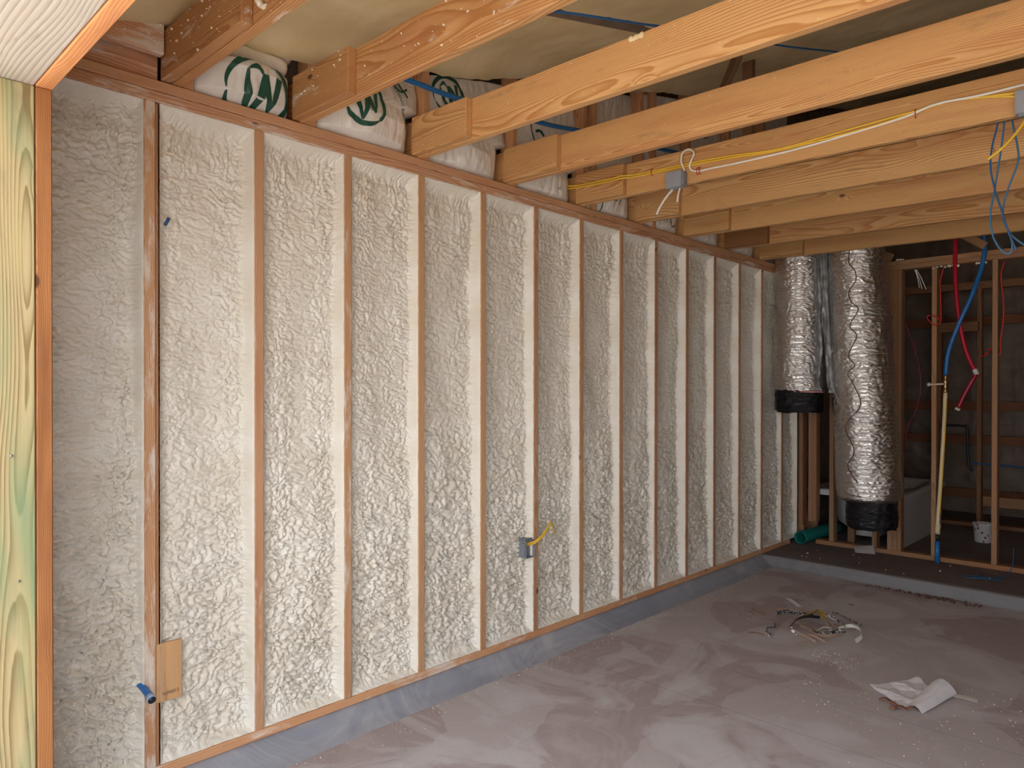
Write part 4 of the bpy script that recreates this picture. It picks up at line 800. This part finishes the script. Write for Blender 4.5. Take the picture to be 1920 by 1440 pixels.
ST = [([(.605, 4.369, .02), (.66, 4.30, .03), (.761, 4.194, .03)], .026, M_PAPER, 0), ([(.700, 3.985, .025), (.76, 4.02, .035), (.831, 4.055, .03), (.90, 4.07, .03)], .030, M_STRAPK, .9),
      ([(.828, 3.604, .006), (.775, 3.66, .02), (.80, 3.735, .02), (.765, 3.80, .015), (.735, 3.90, .03), (.70, 3.985, .03)], .016, M_STRAPK, 1.2), ([(.66, 4.07, .02), (.80, 4.12, .03), (.93, 4.17, .02)], .014, M_KRAFT, 1.2),
      ([(.932, 4.234, .02), (1.0, 4.21, .03), (1.08, 4.19, .02), (1.171, 4.17, .006)], .022, M_STRAPK, .8), ([(.86, 4.02, .035), (.93, 4.07, .05), (1.00, 4.08, .03)], .030, M_STRAPY, .4), ([(.87, 4.10, .03), (.93, 4.10, .055), (.98, 4.04, .03)], .026, M_STRAPY, .4), ([(.84, 3.90, .01), (.87, 3.98, .04), (.93, 4.05, .03)], .028, M_STRAPY, .7),
      ([(.84, 3.87, .008), (.855, 3.92, .03), (.90, 3.99, .04), (.96, 4.02, .04)], .028, M_BLACK, .8), ([(.90, 4.07, .045), (.97, 4.02, .05), (1.04, 3.97, .03), (1.06, 3.93, .02)], .022, M_KRAFT, .5), ([(.98, 4.06, .05), (1.03, 4.06, .04), (1.10, 4.02, .03), (1.13, 3.96, .02), (1.08, 3.88, .02), (1.044, 3.80, .015), (.98, 3.82, .02)], .020, M_STRAPK, 1.2),
      ([(.905, 3.845, .02), (.96, 3.80, .03), (1.03, 3.76, .02), (1.10, 3.80, .02), (1.14, 3.88, .02)], .022, M_KRAFT, 1.0), ([(.88, 3.84, .03), (.95, 3.85, .035), (1.01, 3.81, .02)], .024, M_KRAFT, .5), ([(.86, 3.80, .01), (.93, 3.73, .02), (1.01, 3.70, .015), (1.06, 3.69, .006)], .014, M_KRAFT, 1.2),
      ([(1.08, 4.0, .012), (1.14, 4.03, .03), (1.20, 4.00, .03), (1.235, 3.93, .02), (1.225, 3.855, .006)], .020, M_TAPE, 1.2), ([(.95, 3.74, .01), (1.03, 3.73, .02), (1.107, 3.722, .005)], .012, M_KRAFT, 1.2), ([(1.0, 3.82, .01), (1.03, 3.88, .03), (1.06, 3.94, .02)], .010, M_TAPE, 1.0)]
for P, wd, mt, tw in ST: tape('strap', [(a, b, c * 1.3) for a, b, c in P], wd * 1.25, mt, sb, twist=lambda f, a=tw: a)
blobs('white_bead', [((.905, 3.752, .018), .016), ((.86, 3.83, .010), .009), ((.93, 3.73, .01), .006)], M_PAPER, sb, 3, 2)
for i, P in enumerate(([(.50, 4.05, .005), (.56, 4.00, .007), (.62, 3.98, .005)], [(.515, 3.98, .005), (.56, 3.95, .005)], [(.70, 3.58, .005), (.74, 3.60, .008), (.79, 3.60, .005)], [(1.02, 4.09, .005), (1.09, 4.07, .008), (1.15, 4.08, .005)], [(.93, 4.60, .005), (.97, 4.60, .005)])):
    o = tube('twig', P, .0035, M_BARK, None, 6); tag(o, ['longer thin twig on the floor left of the strap tangle', 'shorter thin twig on the floor left of the strap tangle', 'small twig in front left of the strap tangle', 'small twig right of the strap tangle', 'tiny twig on the floor beyond the strap tangle'][i], 'twig', 'twigs around the straps')
rng = random.Random(11)
def crumbs(name, reg, m, label, seed, n, rr, z=0):
    rng = random.Random(seed); pts = []
    while len(pts) < n:
        x0, x1, y0, y1, wgt = rng.choice(reg); pts.append(((rng.uniform(x0, x1), rng.uniform(y0, y1), z + .0015), rng.choice(rr)))
    o = blobs(name, pts, m, None, seed, 1, (pts[0][0][0], pts[0][0][1], z)); return tag(o, label, 'debris', None, 'stuff')
def seampts(seed, n):
    rng = random.Random(seed); pts = []
    for _ in range(n): y = rng.uniform(.6, 5.2); pts.append(((.115 + abs(rng.gauss(0, .06)), y, .0012), rng.choice((.0009, .0012, .0018, .003))))
    return pts
o = blobs('foam_crumbs', seampts(4, 420), M_CRUMB, None, 4, 1); tag(o, 'line of tiny foam crumbs along the foot of the grey stem wall', 'debris', None, 'stuff')
crumbs('foam_crumbs', [(1.6, 2.6, 1.6, 3.1, 1), (1.75, 2.5, 2.2, 2.9, 1), (1.2, 1.7, 2.7, 3.3, 1), (1.1, 1.35, 3.4, 3.6, 1), (1.6, 2.2, 3.0, 3.6, 1), (.6, 2.6, 1.2, 5.0, 1)], M_CRUMB, 'tiny pale foam crumbs scattered over the garage floor', 21, 600, (.0008, .001, .0012, .0016, .0022, .003))
crumbs('foam_crumbs', [(.2, 2.0, YC + .1, YF - .1, 1)], M_CRUMB, 'tiny pale foam crumbs scattered on the raised slab', 22, 40, (.002, .003, .006), ZC)
crumbs('dirt_crumbs', [(.85, 1.45, YC - .09, YC - .03, 1), (1.2, 1.6, YC - .13, YC - .03, 1)], M_DIRT, 'reddish dirt crumbs swept against the concrete step', 23, 420, (.002, .003, .005, .009))
o = sheet('paper_scrap', [(.500, 6.00 - .03, ZC + .030), (.560, 5.86, ZC), (.700, 5.92, ZC), (.660, 6.00, ZC + .055)], 12, 10, lambda A, B: .004 + .012 * np.sin(A * 3.1) * (1 - B) + .003 * np.abs(perlin(A * 4, B * 4, 2)), simple('grey_paper', (.50, .48, .46), .8), 'grey paper scrap leaning on the far bottom plate under the ducts', 'paper')
o = tube('blue_wire', [(1.66, 5.93, ZC + .20), (1.665, 5.90, ZC + .12), (1.66, 5.84, ZC + .06), (1.64, 5.78, ZC + .02), (1.60, 5.72, ZC + .005), (1.50, 5.68, ZC + .006), (1.44, 5.66, ZC + .006), (1.40, 5.62, ZC + .006), (1.43, 5.58, ZC + .006), (1.52, 5.60, ZC + .012), (1.60, 5.64, ZC + .008), (1.63, 5.68, ZC + .006), (1.55, 5.70, ZC + .006), (1.47, 5.63, ZC + .006)], .0035, M_BLUED, None, 8); tag(o, 'dark blue wire lying coiled on the raised slab at right', 'wire')
for o in bpy.data.objects:
    if '_w' in o: del o['_w']
